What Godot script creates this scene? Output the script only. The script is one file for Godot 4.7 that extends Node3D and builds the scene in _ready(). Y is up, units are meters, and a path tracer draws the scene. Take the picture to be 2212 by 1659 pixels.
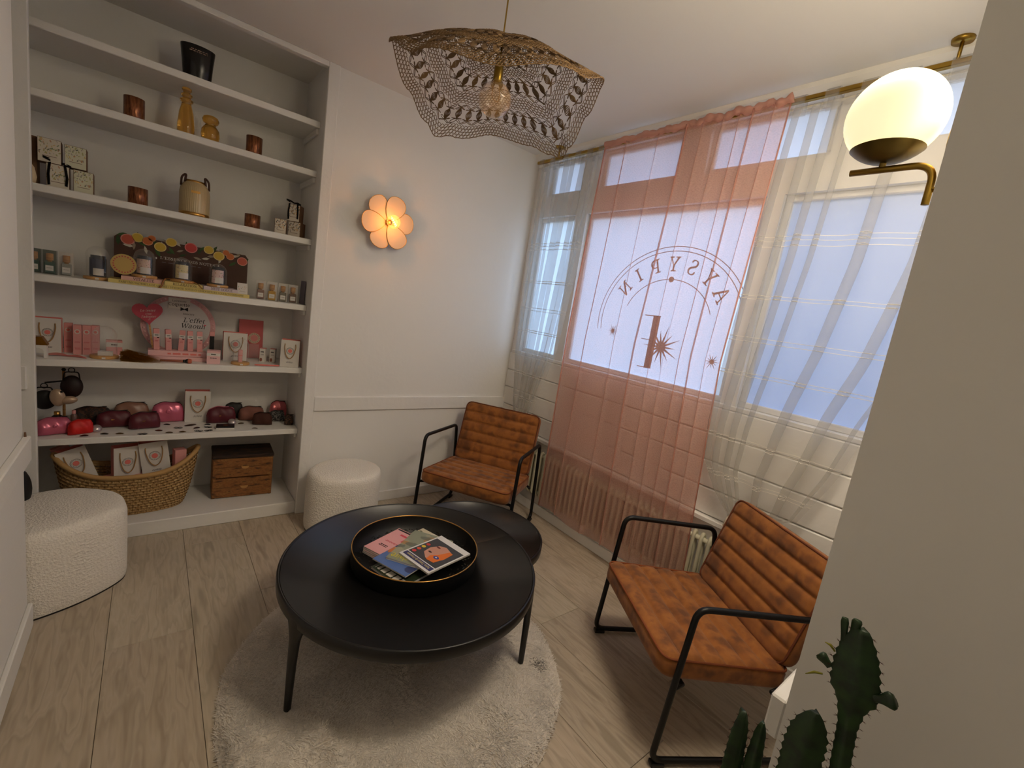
extends Node3D
# A small waiting room: built-in shelves of cosmetics, two suede chairs, black tables, curtained frosted windows.
var M := {}
var taken := {}
var rng := RandomNumberGenerator.new()

# ---------------------------------------------------------------- mesh helpers
func mb(smooth := false) -> SurfaceTool:
	var st := SurfaceTool.new()
	st.begin(Mesh.PRIMITIVE_TRIANGLES)
	st.set_smooth_group(0 if smooth else -1)
	return st

func quad(st: SurfaceTool, a: Vector3, b: Vector3, c: Vector3, d: Vector3, ua := Vector2(0, 1), ub := Vector2(1, 1), uc := Vector2(1, 0), ud := Vector2(0, 0)) -> void:
	# a b c d run counter-clockwise seen from outside
	for p in [[a, ua], [c, uc], [b, ub], [a, ua], [d, ud], [c, uc]]:
		st.set_uv(p[1])
		st.add_vertex(p[0])

func tri(st: SurfaceTool, a: Vector3, b: Vector3, c: Vector3) -> void:
	for p in [a, c, b]:
		st.set_uv(Vector2.ZERO)
		st.add_vertex(p)

func bx(st: SurfaceTool, lo: Vector3, hi: Vector3, t := Transform3D.IDENTITY) -> void:
	var v := []
	for i in 8:
		v.append(t * Vector3(hi.x if i & 1 else lo.x, hi.y if i & 2 else lo.y, hi.z if i & 4 else lo.z))
	for f in [[4, 5, 7, 6], [1, 0, 2, 3], [5, 1, 3, 7], [0, 4, 6, 2], [6, 7, 3, 2], [0, 1, 5, 4]]:
		quad(st, v[f[0]], v[f[1]], v[f[2]], v[f[3]])

func rbx(st: SurfaceTool, lo: Vector3, hi: Vector3, r: float, t := Transform3D.IDENTITY) -> void:
	# box with chamfered edges
	var s := [-1, 1]
	var c := (lo + hi) / 2.0
	var h := (hi - lo) / 2.0
	r = minf(r, minf(h.x, minf(h.y, h.z)) * 0.9)
	var P := func(x, y, z, ax): # corner x,y,z in -1/1; the face along ax keeps full extent
		var q := Vector3(x * (h.x - r), y * (h.y - r), z * (h.z - r))
		if ax == 0: q.x = x * h.x
		if ax == 1: q.y = y * h.y
		if ax == 2: q.z = z * h.z
		return t * (c + q)
	var F := func(a, b, cc, d, out: Vector3):
		var n: Vector3 = (b - a).cross(d - a)
		if n.dot(out) < 0.0: quad(st, a, d, cc, b)
		else: quad(st, a, b, cc, d)
	for k in s:
		F.call(P.call(k, -1, -1, 0), P.call(k, 1, -1, 0), P.call(k, 1, 1, 0), P.call(k, -1, 1, 0), t.basis * Vector3(k, 0, 0))
		F.call(P.call(-1, k, -1, 1), P.call(1, k, -1, 1), P.call(1, k, 1, 1), P.call(-1, k, 1, 1), t.basis * Vector3(0, k, 0))
		F.call(P.call(-1, -1, k, 2), P.call(1, -1, k, 2), P.call(1, 1, k, 2), P.call(-1, 1, k, 2), t.basis * Vector3(0, 0, k))
	for a in s:
		for b in s:
			F.call(P.call(a, b, -1, 0), P.call(a, b, 1, 0), P.call(a, b, 1, 1), P.call(a, b, -1, 1), t.basis * Vector3(a, b, 0))
			F.call(P.call(a, -1, b, 0), P.call(a, 1, b, 0), P.call(a, 1, b, 2), P.call(a, -1, b, 2), t.basis * Vector3(a, 0, b))
			F.call(P.call(-1, a, b, 1), P.call(1, a, b, 1), P.call(1, a, b, 2), P.call(-1, a, b, 2), t.basis * Vector3(0, a, b))
			for k in s:
				var p: Vector3 = P.call(a, b, k, 0)
				var q: Vector3 = P.call(a, b, k, 1)
				var w: Vector3 = P.call(a, b, k, 2)
				if (q - p).cross(w - p).dot(t.basis * Vector3(a, b, k)) < 0: tri(st, p, w, q)
				else: tri(st, p, q, w)

func grid(st: SurfaceTool, nu: int, nv: int, f: Callable, uvs := Vector2.ONE, flip := false) -> void:
	# f(u, v) -> point, u and v in 0..1; seen from outside u runs right and v runs up
	var rows := []
	for j in nv + 1:
		var row := PackedVector3Array()
		for i in nu + 1:
			row.append(f.call(float(i) / nu, float(j) / nv))
		rows.append(row)
	for j in nv:
		for i in nu:
			var a: Vector3 = rows[j][i]
			var b: Vector3 = rows[j][i + 1]
			var c: Vector3 = rows[j + 1][i + 1]
			var d: Vector3 = rows[j + 1][i]
			var u0 := Vector2(float(i) / nu, 1.0 - float(j) / nv) * uvs
			var u1 := Vector2(float(i + 1) / nu, 1.0 - float(j + 1) / nv) * uvs
			if flip: quad(st, b, a, d, c, Vector2(u1.x, u0.y), u0, Vector2(u0.x, u1.y), u1)
			else: quad(st, a, b, c, d, u0, Vector2(u1.x, u0.y), u1, Vector2(u0.x, u1.y))

func lathe(st: SurfaceTool, prof: Array, n := 24, t := Transform3D.IDENTITY) -> void:
	# prof: Vector2(radius, height) from the bottom up the outside
	for k in prof.size() - 1:
		var p: Vector2 = prof[k]
		var q: Vector2 = prof[k + 1]
		for i in n:
			var a := TAU * i / n
			var b := TAU * (i + 1) / n
			var A := t * Vector3(p.x * cos(a), p.y, -p.x * sin(a))
			var B := t * Vector3(p.x * cos(b), p.y, -p.x * sin(b))
			var C := t * Vector3(q.x * cos(b), q.y, -q.x * sin(b))
			var D := t * Vector3(q.x * cos(a), q.y, -q.x * sin(a))
			var u := Vector2(float(i) / n, 1.0 - float(k) / (prof.size() - 1))
			var w := Vector2(float(i + 1) / n, 1.0 - float(k + 1) / (prof.size() - 1))
			if p.x < 1e-6: tri(st, A, C, D)
			elif q.x < 1e-6: tri(st, A, B, C)
			else: quad(st, A, B, C, D, u, Vector2(w.x, u.y), w, Vector2(u.x, w.y))

func tube(st: SurfaceTool, path: Array, r, n := 8, closed := false, caps := true) -> void:
	# r: a number, or a Callable of the share of the way along
	var m := path.size()
	var rings := []
	var up := Vector3.UP
	var first: Vector3 = (path[1] - path[0]).normalized()
	if absf(first.dot(up)) > 0.9: up = Vector3.RIGHT
	for i in m:
		var a: Vector3 = path[(i - 1 + m) % m] if closed or i > 0 else path[0]
		var b: Vector3 = path[(i + 1) % m] if closed or i < m - 1 else path[m - 1]
		var d := (b - a).normalized()
		var x := up.cross(d)
		if x.length() < 1e-4: x = Vector3.RIGHT.cross(d)
		x = x.normalized()
		var y := d.cross(x).normalized()
		up = y
		var rad: float = r.call(float(i) / (m - 1)) if r is Callable else r
		var ring := PackedVector3Array()
		for k in n:
			ring.append(path[i] + (x * cos(TAU * k / n) + y * sin(TAU * k / n)) * rad)
		rings.append(ring)
	for i in (m if closed else m - 1):
		for k in n:
			var p: PackedVector3Array = rings[i]
			var q: PackedVector3Array = rings[(i + 1) % m]
			quad(st, p[k], p[(k + 1) % n], q[(k + 1) % n], q[k])
	if caps and not closed:
		for k in range(1, n - 1):
			tri(st, rings[0][0], rings[0][k + 1], rings[0][k])
			tri(st, rings[m - 1][0], rings[m - 1][k], rings[m - 1][k + 1])

func bend(pts: Array, r: float, n := 5, closed := false) -> Array:
	# rounds the corners of a polyline
	var out := []
	var m := pts.size()
	for i in m:
		if not closed and (i == 0 or i == m - 1):
			out.append(pts[i])
			continue
		var p: Vector3 = pts[i]
		var a: Vector3 = pts[(i - 1 + m) % m]
		var b: Vector3 = pts[(i + 1) % m]
		var ra := minf(r, (a - p).length() * 0.45)
		var rb := minf(r, (b - p).length() * 0.45)
		var s := p + (a - p).normalized() * ra
		var e := p + (b - p).normalized() * rb
		for k in n + 1:
			var t := float(k) / n
			out.append(s.lerp(p, t).lerp(p.lerp(e, t), t))
	return out

func prism(st: SurfaceTool, poly: PackedVector2Array, z0: float, z1: float, t := Transform3D.IDENTITY, caps := true) -> void:
	# outline in x, y, pushed from z0 to z1
	if Geometry2D.is_polygon_clockwise(poly): poly.reverse()
	var n := poly.size()
	var lo := poly[0]
	var hi := poly[0]
	for p in poly:
		lo = lo.min(p)
		hi = hi.max(p)
	var U := func(p: Vector2): return Vector2((p.x - lo.x) / (hi.x - lo.x), (hi.y - p.y) / (hi.y - lo.y))
	if caps:
		var ix := Geometry2D.triangulate_polygon(poly)
		for k in range(0, ix.size(), 3):
			var w := [poly[ix[k]], poly[ix[k + 1]], poly[ix[k + 2]]]
			if (w[1] - w[0]).cross(w[2] - w[0]) < 0: w.reverse()
			for p in [w[0], w[2], w[1]]:
				st.set_uv(U.call(p))
				st.add_vertex(t * Vector3(p.x, p.y, z1))
			for p in [w[0], w[1], w[2]]:
				st.set_uv(U.call(p))
				st.add_vertex(t * Vector3(p.x, p.y, z0))
	for i in n:
		var a := poly[i]
		var b := poly[(i + 1) % n]
		quad(st, t * Vector3(a.x, a.y, z0), t * Vector3(b.x, b.y, z0), t * Vector3(b.x, b.y, z1), t * Vector3(a.x, a.y, z1))

func ellipse(rx: float, ry: float, n := 24, cx := 0.0, cy := 0.0) -> PackedVector2Array:
	var p := PackedVector2Array()
	for i in n: p.append(Vector2(cx + rx * cos(TAU * i / n), cy + ry * sin(TAU * i / n)))
	return p

func blob(st: SurfaceTool, c: Vector3, r: Vector3, nu := 14, nv := 8, t := Transform3D.IDENTITY) -> void:
	var prof := []
	for k in nv + 1:
		var a := PI * k / nv - PI / 2
		prof.append(Vector2(0.0 if k == 0 or k == nv else cos(a), sin(a)))
	lathe(st, prof, nu, t * Transform3D(Basis.from_scale(r), c))

# ---------------------------------------------------------------- nodes
func numbered(called: String) -> String:
	taken[called] = taken.get(called, -1) + 1
	return called if taken[called] == 0 else "%s_%03d" % [called, taken[called]]

func obj(called: String, st: SurfaceTool, m: Material, parent: Node = self) -> MeshInstance3D:
	st.generate_normals()
	st.index()
	var o := MeshInstance3D.new()
	o.mesh = st.commit()
	o.material_override = m
	o.name = numbered(called) if parent == self else called
	parent.add_child(o, true)
	return o

func inst(called: String, mesh: Mesh, m: Material, parent: Node, t := Transform3D.IDENTITY) -> MeshInstance3D:
	var o := MeshInstance3D.new()
	o.mesh = mesh
	o.material_override = m
	o.name = numbered(called) if parent == self else called
	o.transform = t
	parent.add_child(o, true)
	return o

func mesh_of(st: SurfaceTool) -> Mesh:
	st.generate_normals()
	st.index()
	return st.commit()

func tag(o: Node, label: String, category: String, group := "") -> Node:
	o.set_meta("label", label)
	o.set_meta("category", category)
	if group: o.set_meta("group", group)
	return o

func thing(called: String, label: String, category: String, at := Vector3.ZERO, turn := 0.0, group := "") -> Node3D:
	var o := Node3D.new()
	o.name = numbered(called)
	add_child(o)
	o.position = at
	o.rotation.y = turn
	tag(o, label, category, group)
	return o

func struct(called: String, st: SurfaceTool, m: Material) -> MeshInstance3D:
	var o := obj(called, st, m)
	o.set_meta("kind", "structure")
	return o

func copy(o: Node3D, label: String, at: Vector3, turn := 0.0) -> Node3D:
	var c: Node3D = o.duplicate()
	c.name = numbered(str(o.name).rstrip("_0123456789"))
	add_child(c)
	c.position = at
	c.rotation.y = turn
	c.set_meta("label", label)
	return c

func words(text: String, height: float, m: Material, parent: Node, at: Vector3, t := Basis.IDENTITY, serif := true, called := "lettering", width := 0.0) -> MeshInstance3D:
	var f := SystemFont.new()
	f.font_names = PackedStringArray(["Droid Serif" if serif else "Droid Sans"])
	var tm := TextMesh.new()
	tm.font = f
	tm.text = text
	tm.font_size = 32
	tm.pixel_size = height / 24.0
	tm.depth = 0.0006
	tm.curve_step = 4.0
	var o := MeshInstance3D.new()
	o.mesh = tm
	o.material_override = m
	o.name = called
	o.transform = Transform3D(t, at)
	if width > 0.0:
		var w: float = tm.get_aabb().size.x
		o.transform.basis = t * Basis.from_scale(Vector3(width / maxf(w, 1e-4), 1, 1))
	parent.add_child(o, true)
	return o

# ---------------------------------------------------------------- materials
func mat(c: Color, rough := 0.8, metal := 0.0, spec := 0.5) -> StandardMaterial3D:
	var m := StandardMaterial3D.new()
	m.albedo_color = c
	m.roughness = rough
	m.metallic = metal
	m.metallic_specular = spec
	return m

func noise_tex(freq: float, w := 256, h := 256, ramp: Gradient = null, normal := false, type := FastNoiseLite.TYPE_SIMPLEX_SMOOTH, octaves := 4, sd := 1, strength := 4.0) -> NoiseTexture2D:
	var n := FastNoiseLite.new()
	n.noise_type = type
	n.frequency = freq
	n.fractal_octaves = octaves
	n.seed = sd
	var t := NoiseTexture2D.new()
	t.width = w
	t.height = h
	t.seamless = true
	t.noise = n
	t.as_normal_map = normal
	t.bump_strength = strength
	if ramp: t.color_ramp = ramp
	return t

func ramp(pairs: Array) -> Gradient:
	var g := Gradient.new()
	var o := PackedFloat32Array()
	var c := PackedColorArray()
	for p in pairs:
		o.append(p[0])
		c.append(p[1])
	g.offsets = o
	g.colors = c
	return g

func tri_map(m: StandardMaterial3D, s: Vector3) -> void:
	m.uv1_triplanar = true
	m.uv1_scale = s

func glass(c: Color, a: float) -> StandardMaterial3D:
	var m := mat(Color(c.r, c.g, c.b, a), 0.05)
	m.transparency = BaseMaterial3D.TRANSPARENCY_ALPHA
	return m

func sheer(c: Color, alpha: float, back: Color) -> StandardMaterial3D:
	var m := mat(Color(c.r, c.g, c.b, alpha), 0.9)
	m.transparency = BaseMaterial3D.TRANSPARENCY_ALPHA
	m.backlight_enabled = true
	m.backlight = back
	m.cull_mode = BaseMaterial3D.CULL_DISABLED
	return m

# ================================================================ the scene
const HC := 2.70        # ceiling
const XW := 2.29        # window wall
const XR := 0.697       # niche, right edge
const XL := -0.46       # niche, left edge
const XP := 1.0         # corner of the wall by the camera
const ZP := 2.69
const XA := -0.41       # wall on the left
const SHELF := [2.4025, 2.1306, 1.7383, 1.342, 0.9473, 0.5492]

func _ready() -> void:
	rng.seed = 7
	var cam := Camera3D.new()
	cam.name = "camera"
	cam.fov = 81.27
	cam.near = 0.05
	cam.position = Vector3(-0.0461, 1.5, 2.9071)
	cam.rotation_order = EULER_ORDER_YXZ
	cam.rotation = Vector3(-0.1606, -0.6893, 0.1514)
	add_child(cam)
	cam.current = true
	var sky_mat := ProceduralSkyMaterial.new()
	sky_mat.sky_top_color = Color(0.64, 0.75, 0.90)
	sky_mat.sky_horizon_color = Color(0.90, 0.93, 0.96)
	sky_mat.ground_bottom_color = Color(0.42, 0.42, 0.42)
	sky_mat.ground_horizon_color = Color(0.62, 0.63, 0.65)
	var sky := Sky.new()
	sky.sky_material = sky_mat
	var env := Environment.new()
	env.background_mode = Environment.BG_SKY
	env.sky = sky
	env.background_energy_multiplier = 7.6
	env.tonemap_mode = Environment.TONE_MAPPER_LINEAR
	env.tonemap_exposure = 1.0
	env.sdfgi_enabled = true
	env.ssao_enabled = true
	env.ssil_enabled = true
	var we := WorldEnvironment.new()
	we.name = "environment"
	we.environment = env
	add_child(we)
	materials()
	shell()
	windows()
	shelves()
	curtains()
	radiator()
	tables()
	chairs()
	poufs()
	rug()
	pendant()
	flower_sconce()
	globe_sconce(1.1, "lit opal globe wall lamp on a brass arm beside the near wall corner")
	ceiling_lamp("small flat white ceiling light panel in the passage behind the viewer", Vector3(0.3, HC - 0.05, 3.95), 0.10, Vector2(0.4, 0.4))
	ceiling_lamp("long flat white ceiling light panel overhead near the passage", Vector3(1.30, HC - 0.05, 2.47), 1.8, Vector2(0.55, 0.36))
	cactus()
	bottom_row()
	top_rows()
	perfume_row()
	pink_row()
	pouch_row()
	magazines()
	oddments()

func materials() -> void:
	var wall := mat(Color(0.91, 0.90, 0.88), 0.9)
	wall.heightmap_enabled = true
	wall.heightmap_texture = noise_tex(0.03, 512, 512, null, false, FastNoiseLite.TYPE_SIMPLEX_SMOOTH, 5, 3)
	wall.heightmap_scale = 0.045
	tri_map(wall, Vector3(1.5, 1.5, 1.5))
	M.wall = wall
	M.ceiling = mat(Color(0.90, 0.885, 0.855), 0.95)
	var pw := mat(Color(0.91, 0.90, 0.88), 0.55)
	pw.heightmap_enabled = true
	pw.heightmap_texture = noise_tex(0.02, 256, 256, null, false, FastNoiseLite.TYPE_SIMPLEX_SMOOTH, 4, 5)
	pw.heightmap_scale = 0.08
	tri_map(pw, Vector3(4, 4, 4))
	M.paint = pw
	M.black = mat(Color(0.035, 0.034, 0.036), 0.38)
	M.black_metal = mat(Color(0.03, 0.031, 0.035), 0.42, 0.3)
	M.brass = mat(Color(0.62, 0.50, 0.22), 0.32, 1.0)
	M.gold = mat(Color(0.78, 0.60, 0.33), 0.3, 1.0)
	M.white = mat(Color(0.86, 0.85, 0.83), 0.7)
	M.paper = mat(Color(0.85, 0.83, 0.80), 0.65)
	M.ink = mat(Color(0.10, 0.08, 0.09), 0.7)
	M.grey_ink = mat(Color(0.45, 0.42, 0.42), 0.7)
	M.red_ink = mat(Color(0.72, 0.26, 0.30), 0.7)
	M.pink = mat(Color(0.86, 0.60, 0.58), 0.6)
	M.pink_sheet = mat(Color(0.84, 0.56, 0.52), 0.65)
	M.rope = mat(Color(0.66, 0.50, 0.30), 0.85)
	M.pale_pink = mat(Color(0.90, 0.72, 0.71), 0.6)
	M.coral = mat(Color(0.88, 0.47, 0.43), 0.6)
	M.rose = mat(Color(0.78, 0.33, 0.37), 0.6)
	M.kraft = mat(Color(0.45, 0.32, 0.22), 0.8)
	M.wood = wood(Color(0.62, 0.42, 0.22), Color(0.78, 0.58, 0.34), 0.02)
	M.light_wood = wood(Color(0.72, 0.52, 0.30), Color(0.84, 0.66, 0.42), 0.02)
	M.clear = glass(Color(0.95, 0.97, 0.96), 0.06)
	# copper cups: hammered metal
	var cp := mat(Color(0.68, 0.44, 0.29), 0.3, 0.55)
	cp.albedo_texture = noise_tex(0.02, 256, 256, ramp([[0.25, Color(0.55, 0.5, 0.48)], [0.55, Color(1, 1, 1)], [0.8, Color(0.7, 0.62, 0.58)]]), false, FastNoiseLite.TYPE_SIMPLEX_SMOOTH, 4, 11)
	tri_map(cp, Vector3(14, 2, 14))
	M.copper = cp
	# suede of the chairs, with rubbed patches
	M.suede = suede(Color(1, 1, 1))
	# boucle
	var bo := mat(Color(0.93, 0.905, 0.86), 0.95)
	bo.heightmap_enabled = true
	bo.heightmap_texture = noise_tex(0.06, 512, 512, null, false, FastNoiseLite.TYPE_CELLULAR, 3, 4)
	bo.heightmap_scale = 0.55
	bo.rim_enabled = true
	bo.rim = 0.4
	tri_map(bo, Vector3(3.4, 3.4, 3.4))
	M.boucle = bo
	# frosted panes: bluish film below, plain above
	M.frost_blue = frost(Color(0.80, 0.88, 0.95))
	M.frost_deep = frost(Color(0.27, 0.42, 0.58))
	M.frost_white = frost(Color(0.70, 0.74, 0.80))

func frost(c: Color) -> StandardMaterial3D:
	var m := mat(Color(0.8, 0.82, 0.84), 0.5)
	m.backlight_enabled = true
	m.backlight = c
	m.cull_mode = BaseMaterial3D.CULL_DISABLED
	return m

func wood(a: Color, b: Color, f: float) -> StandardMaterial3D:
	var m := mat(Color(1, 1, 1), 0.6)
	m.albedo_texture = noise_tex(f, 256, 256, ramp([[0.2, a], [0.45, b], [0.55, a.lerp(b, 0.4)], [0.7, b], [0.9, a]]), false, FastNoiseLite.TYPE_SIMPLEX_SMOOTH, 4, 21)
	tri_map(m, Vector3(1.2, 9, 9))
	return m

func suede(c: Color) -> StandardMaterial3D:
	var m := mat(c, 0.85)
	m.albedo_texture = noise_tex(0.012, 512, 512, ramp([[0.2, Color(0.40, 0.225, 0.075)], [0.42, Color(0.55, 0.325, 0.115)], [0.62, Color(0.62, 0.38, 0.145)], [0.85, Color(0.46, 0.26, 0.09)]]), false, FastNoiseLite.TYPE_SIMPLEX_SMOOTH, 5, 9)
	m.rim_enabled = true
	m.rim = 0.3
	m.rim_tint = 0.6
	tri_map(m, Vector3(1.1, 1.1, 1.1))
	return m

# ---------------------------------------------------------------- walls, floor, ceiling
func plank_mats() -> Array:
	var out := []
	for k in 5:
		var m := mat(Color(1, 1, 1), 0.62, 0.0, 0.4)
		var a: Color = [Color(0.735, 0.675, 0.595), Color(0.705, 0.65, 0.575), Color(0.75, 0.695, 0.615), Color(0.715, 0.66, 0.58), Color(0.74, 0.69, 0.61)][k]
		var d := a.darkened(0.10)
		var l := a.lightened(0.07)
		m.albedo_texture = noise_tex(0.006, 512, 1024, ramp([[0.12, d], [0.25, a], [0.33, l], [0.36, a.darkened(0.05)], [0.44, l], [0.50, a], [0.53, l], [0.60, a.darkened(0.06)], [0.68, a], [0.78, l], [0.9, d]]), false, FastNoiseLite.TYPE_SIMPLEX_SMOOTH, 4, 31 + k)
		m.detail_enabled = true
		m.detail_blend_mode = BaseMaterial3D.BLEND_MODE_MUL
		m.detail_albedo = noise_tex(0.05, 256, 256, ramp([[0.2, Color(0.93, 0.92, 0.91, 0.9)], [0.5, Color(1, 1, 1, 0.9)], [0.8, Color(0.97, 0.965, 0.96, 0.9)]]), false, FastNoiseLite.TYPE_SIMPLEX_SMOOTH, 3, 51)
		m.detail_uv_layer = BaseMaterial3D.DETAIL_UV_1
		out.append(m)
	return out

func shell() -> void:
	# floor: planks of 0.275 m along z with joints
	var st := mb()
	bx(st, Vector3(-1.0, -0.1, -0.5), Vector3(2.5, -0.012, 5.3))
	var floor_o := struct("floor", st, mat(Color(0.22, 0.19, 0.16), 0.9))
	var pm := plank_mats()
	var w := 0.275
	var x := -0.167 - w * 3
	var row := 0
	while x < 2.42:
		var z: float = -0.45 - [0.2, 0.9, 0.55, 0.05, 0.75][row % 5]
		var k := 0
		while z < 5.25:
			var z1: float = z + 1.38
			var lo := maxf(z, -0.45)
			var hi := minf(z1, 5.25)
			if hi > lo + 0.02 and not (hi < 0.0 and x > 0.8):
				var p := mb()
				var c := Vector3((hi - lo) / 2, 0, 0)
				rbx(p, Vector3(-w / 2 + 0.0007, -0.012, -c.x + 0.0008), Vector3(w / 2 - 0.0007, 0, c.x - 0.0008), 0.0011)
				var o := obj("plank", p, pm[(row * 3 + k * 2) % 5], floor_o)
				o.position = Vector3(x + w / 2, 0, (lo + hi) / 2)
				var m: StandardMaterial3D = pm[(row * 3 + k * 2) % 5]
				m.uv1_triplanar = true
				m.uv1_world_triplanar = true
				m.uv1_scale = Vector3(2.2, 2.2, 0.20)
			z = z1
			k += 1
		x += w
		row += 1
	st = mb()
	bx(st, Vector3(-1.0, HC, -0.5), Vector3(2.5, HC + 0.1, 5.3))
	struct("ceiling", st, M.ceiling)
	# back wall right of the niche, above it and left of it
	st = mb()
	bx(st, Vector3(XR + 0.03, 0, -0.1), Vector3(XW + 0.12, HC, 0))
	struct("wall_back", st, M.wall)
	st = mb()
	bx(st, Vector3(-1.0, 0, -0.1), Vector3(-0.53, HC, 0))
	struct("wall_back_left", st, M.wall)
	st = mb()
	bx(st, Vector3(-1.0, 0, -0.6), Vector3(1.0, HC, -0.44))
	struct("wall_niche", st, M.wall)
	# left: wall end, recess, long wall towards the camera
	st = mb()
	bx(st, Vector3(-1.0, 0, -0.1), Vector3(-0.9, HC, 0.65))
	struct("wall_recess", st, M.wall)
	st = mb()
	bx(st, Vector3(-1.0, 0, 0.60), Vector3(XA, HC, 5.3))
	struct("wall_left", st, M.wall)
	# right of the camera: wall corner
	st = mb()
	bx(st, Vector3(XP, 0, ZP), Vector3(2.5, HC, 5.3))
	struct("wall_front", st, M.wall)
	st = mb()
	bx(st, Vector3(-1.0, 0, 5.2), Vector3(1.2, HC, 5.3))
	struct("wall_rear", st, M.wall)
	# chair rails and skirtings
	var n := 0
	for b in [[Vector3(0.7587, 0.69, 0), Vector3(XW, 0.784, 0.016)], [Vector3(XA, 0.69, 0.60), Vector3(XA + 0.022, 0.784, 5.2)], [Vector3(XP, 0.69, ZP - 0.03), Vector3(XW, 0.784, ZP)]]:
		n += 1
		st = mb()
		rbx(st, b[0], b[1], 0.004)
		struct("trim_%d" % n, st, M.paint)
	for b in [["baseboard_back", Vector3(0.7587, 0, 0), Vector3(XW, 0.075, 0.014)], ["baseboard_left", Vector3(XA, 0, 0.60), Vector3(XA + 0.016, 0.1, 5.2)], ["baseboard_front", Vector3(XP, 0, ZP - 0.014), Vector3(XW, 0.08, ZP)], ["baseboard_right", Vector3(XW - 0.016, 0, 0), Vector3(XW, 0.07, ZP)], ["baseboard_corridor", Vector3(XP - 0.014, 0, ZP), Vector3(XP, 0.08, 5.2)]]:
		st = mb()
		rbx(st, b[1], b[2], 0.004)
		struct(b[0], st, M.paint)
	# narrow upright strip and socket box on the wall end left of the niche
	st = mb()
	rbx(st, Vector3(-0.545, 1.13, -0.001), Vector3(-0.505, 1.92, 0.014), 0.004)
	struct("trim_4", st, M.paint)
	st = mb()
	rbx(st, Vector3(-0.53, 0.82, -0.001), Vector3(-0.485, 0.93, 0.02), 0.004)
	struct("trim_5", st, M.paint)
	# coving along the window wall
	st = mb()
	prism(st, PackedVector2Array([Vector2(0, 0), Vector2(-0.05, 0), Vector2(-0.045, -0.018), Vector2(-0.018, -0.045), Vector2(0, -0.05)]), 0, ZP, Transform3D(Basis.IDENTITY, Vector3(XW, HC, 0)))
	struct("trim_6", st, M.paint)

# ---------------------------------------------------------------- window wall
const LOW := [[0.10, 0.50], [0.60, 1.80], [1.88, 2.62]]
const HIGH := [[0.14, 0.50], [0.66, 1.26], [1.43, 2.03], [2.15, 2.62]]

func windows() -> void:
	var st := mb()
	bx(st, Vector3(XW, 0, -0.1), Vector3(XW + 0.12, 1.17, ZP + 0.1))
	bx(st, Vector3(XW, 2.235, -0.1), Vector3(XW + 0.12, 2.385, ZP + 0.1))
	bx(st, Vector3(XW, 2.64, -0.1), Vector3(XW + 0.12, HC, ZP + 0.1))
	for band in [[LOW, 1.17, 2.235], [HIGH, 2.385, 2.64]]:
		var z := -0.1
		for p in band[0] + [[ZP + 0.1, 0]]:
			bx(st, Vector3(XW, band[1], z), Vector3(XW + 0.12, band[2], p[0]))
			z = p[1]
	var wall := struct("wall_right", st, M.wall)
	# horizontal boards under the sill, with grooves
	for k in 4:
		st = mb()
		rbx(st, Vector3(XW - 0.016, 0.592 + k * 0.144, 0.0), Vector3(XW, 0.592 + (k + 1) * 0.144 - 0.004, ZP), 0.006)
		obj("board", st, M.paint, wall)
	st = mb()
	rbx(st, Vector3(XW - 0.045, 0.56, 0), Vector3(XW, 0.588, ZP), 0.004)
	struct("trim_7", st, M.paint)
	st = mb()
	rbx(st, Vector3(XW - 0.014, 1.166, 0.02), Vector3(XW + 0.08, 1.19, ZP), 0.004)
	struct("trim_8", st, M.paint)
	var n := 0
	for band in [[LOW, 1.19, 2.235, "frost_blue"], [HIGH, 2.385, 2.64, "frost_white"]]:
		for p in band[0]:
			n += 1
			var o := Node3D.new()
			o.name = "window_%d" % n
			o.set_meta("kind", "structure")
			add_child(o)
			var f := mb()
			var b := 0.03
			var x0 := XW + 0.03
			var x1 := XW + 0.075
			rbx(f, Vector3(x0, band[1], p[0]), Vector3(x1, band[1] + b, p[1]), 0.004)
			rbx(f, Vector3(x0, band[2] - b, p[0]), Vector3(x1, band[2], p[1]), 0.004)
			rbx(f, Vector3(x0, band[1] + b, p[0]), Vector3(x1, band[2] - b, p[0] + b), 0.004)
			rbx(f, Vector3(x0, band[1] + b, p[1] - b), Vector3(x1, band[2] - b, p[1]), 0.004)
			obj("window_frame", f, M.paint, o)
			var g := mb()
			var xg := XW + 0.05
			quad(g, Vector3(xg, band[1] + 0.02, p[0] + 0.02), Vector3(xg, band[1] + 0.02, p[1] - 0.02), Vector3(xg, band[2] - 0.02, p[1] - 0.02), Vector3(xg, band[2] - 0.02, p[0] + 0.02))
			obj("pane", g, M.frost_deep if n == 3 else M[band[3]], o)
	window_sign()

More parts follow.
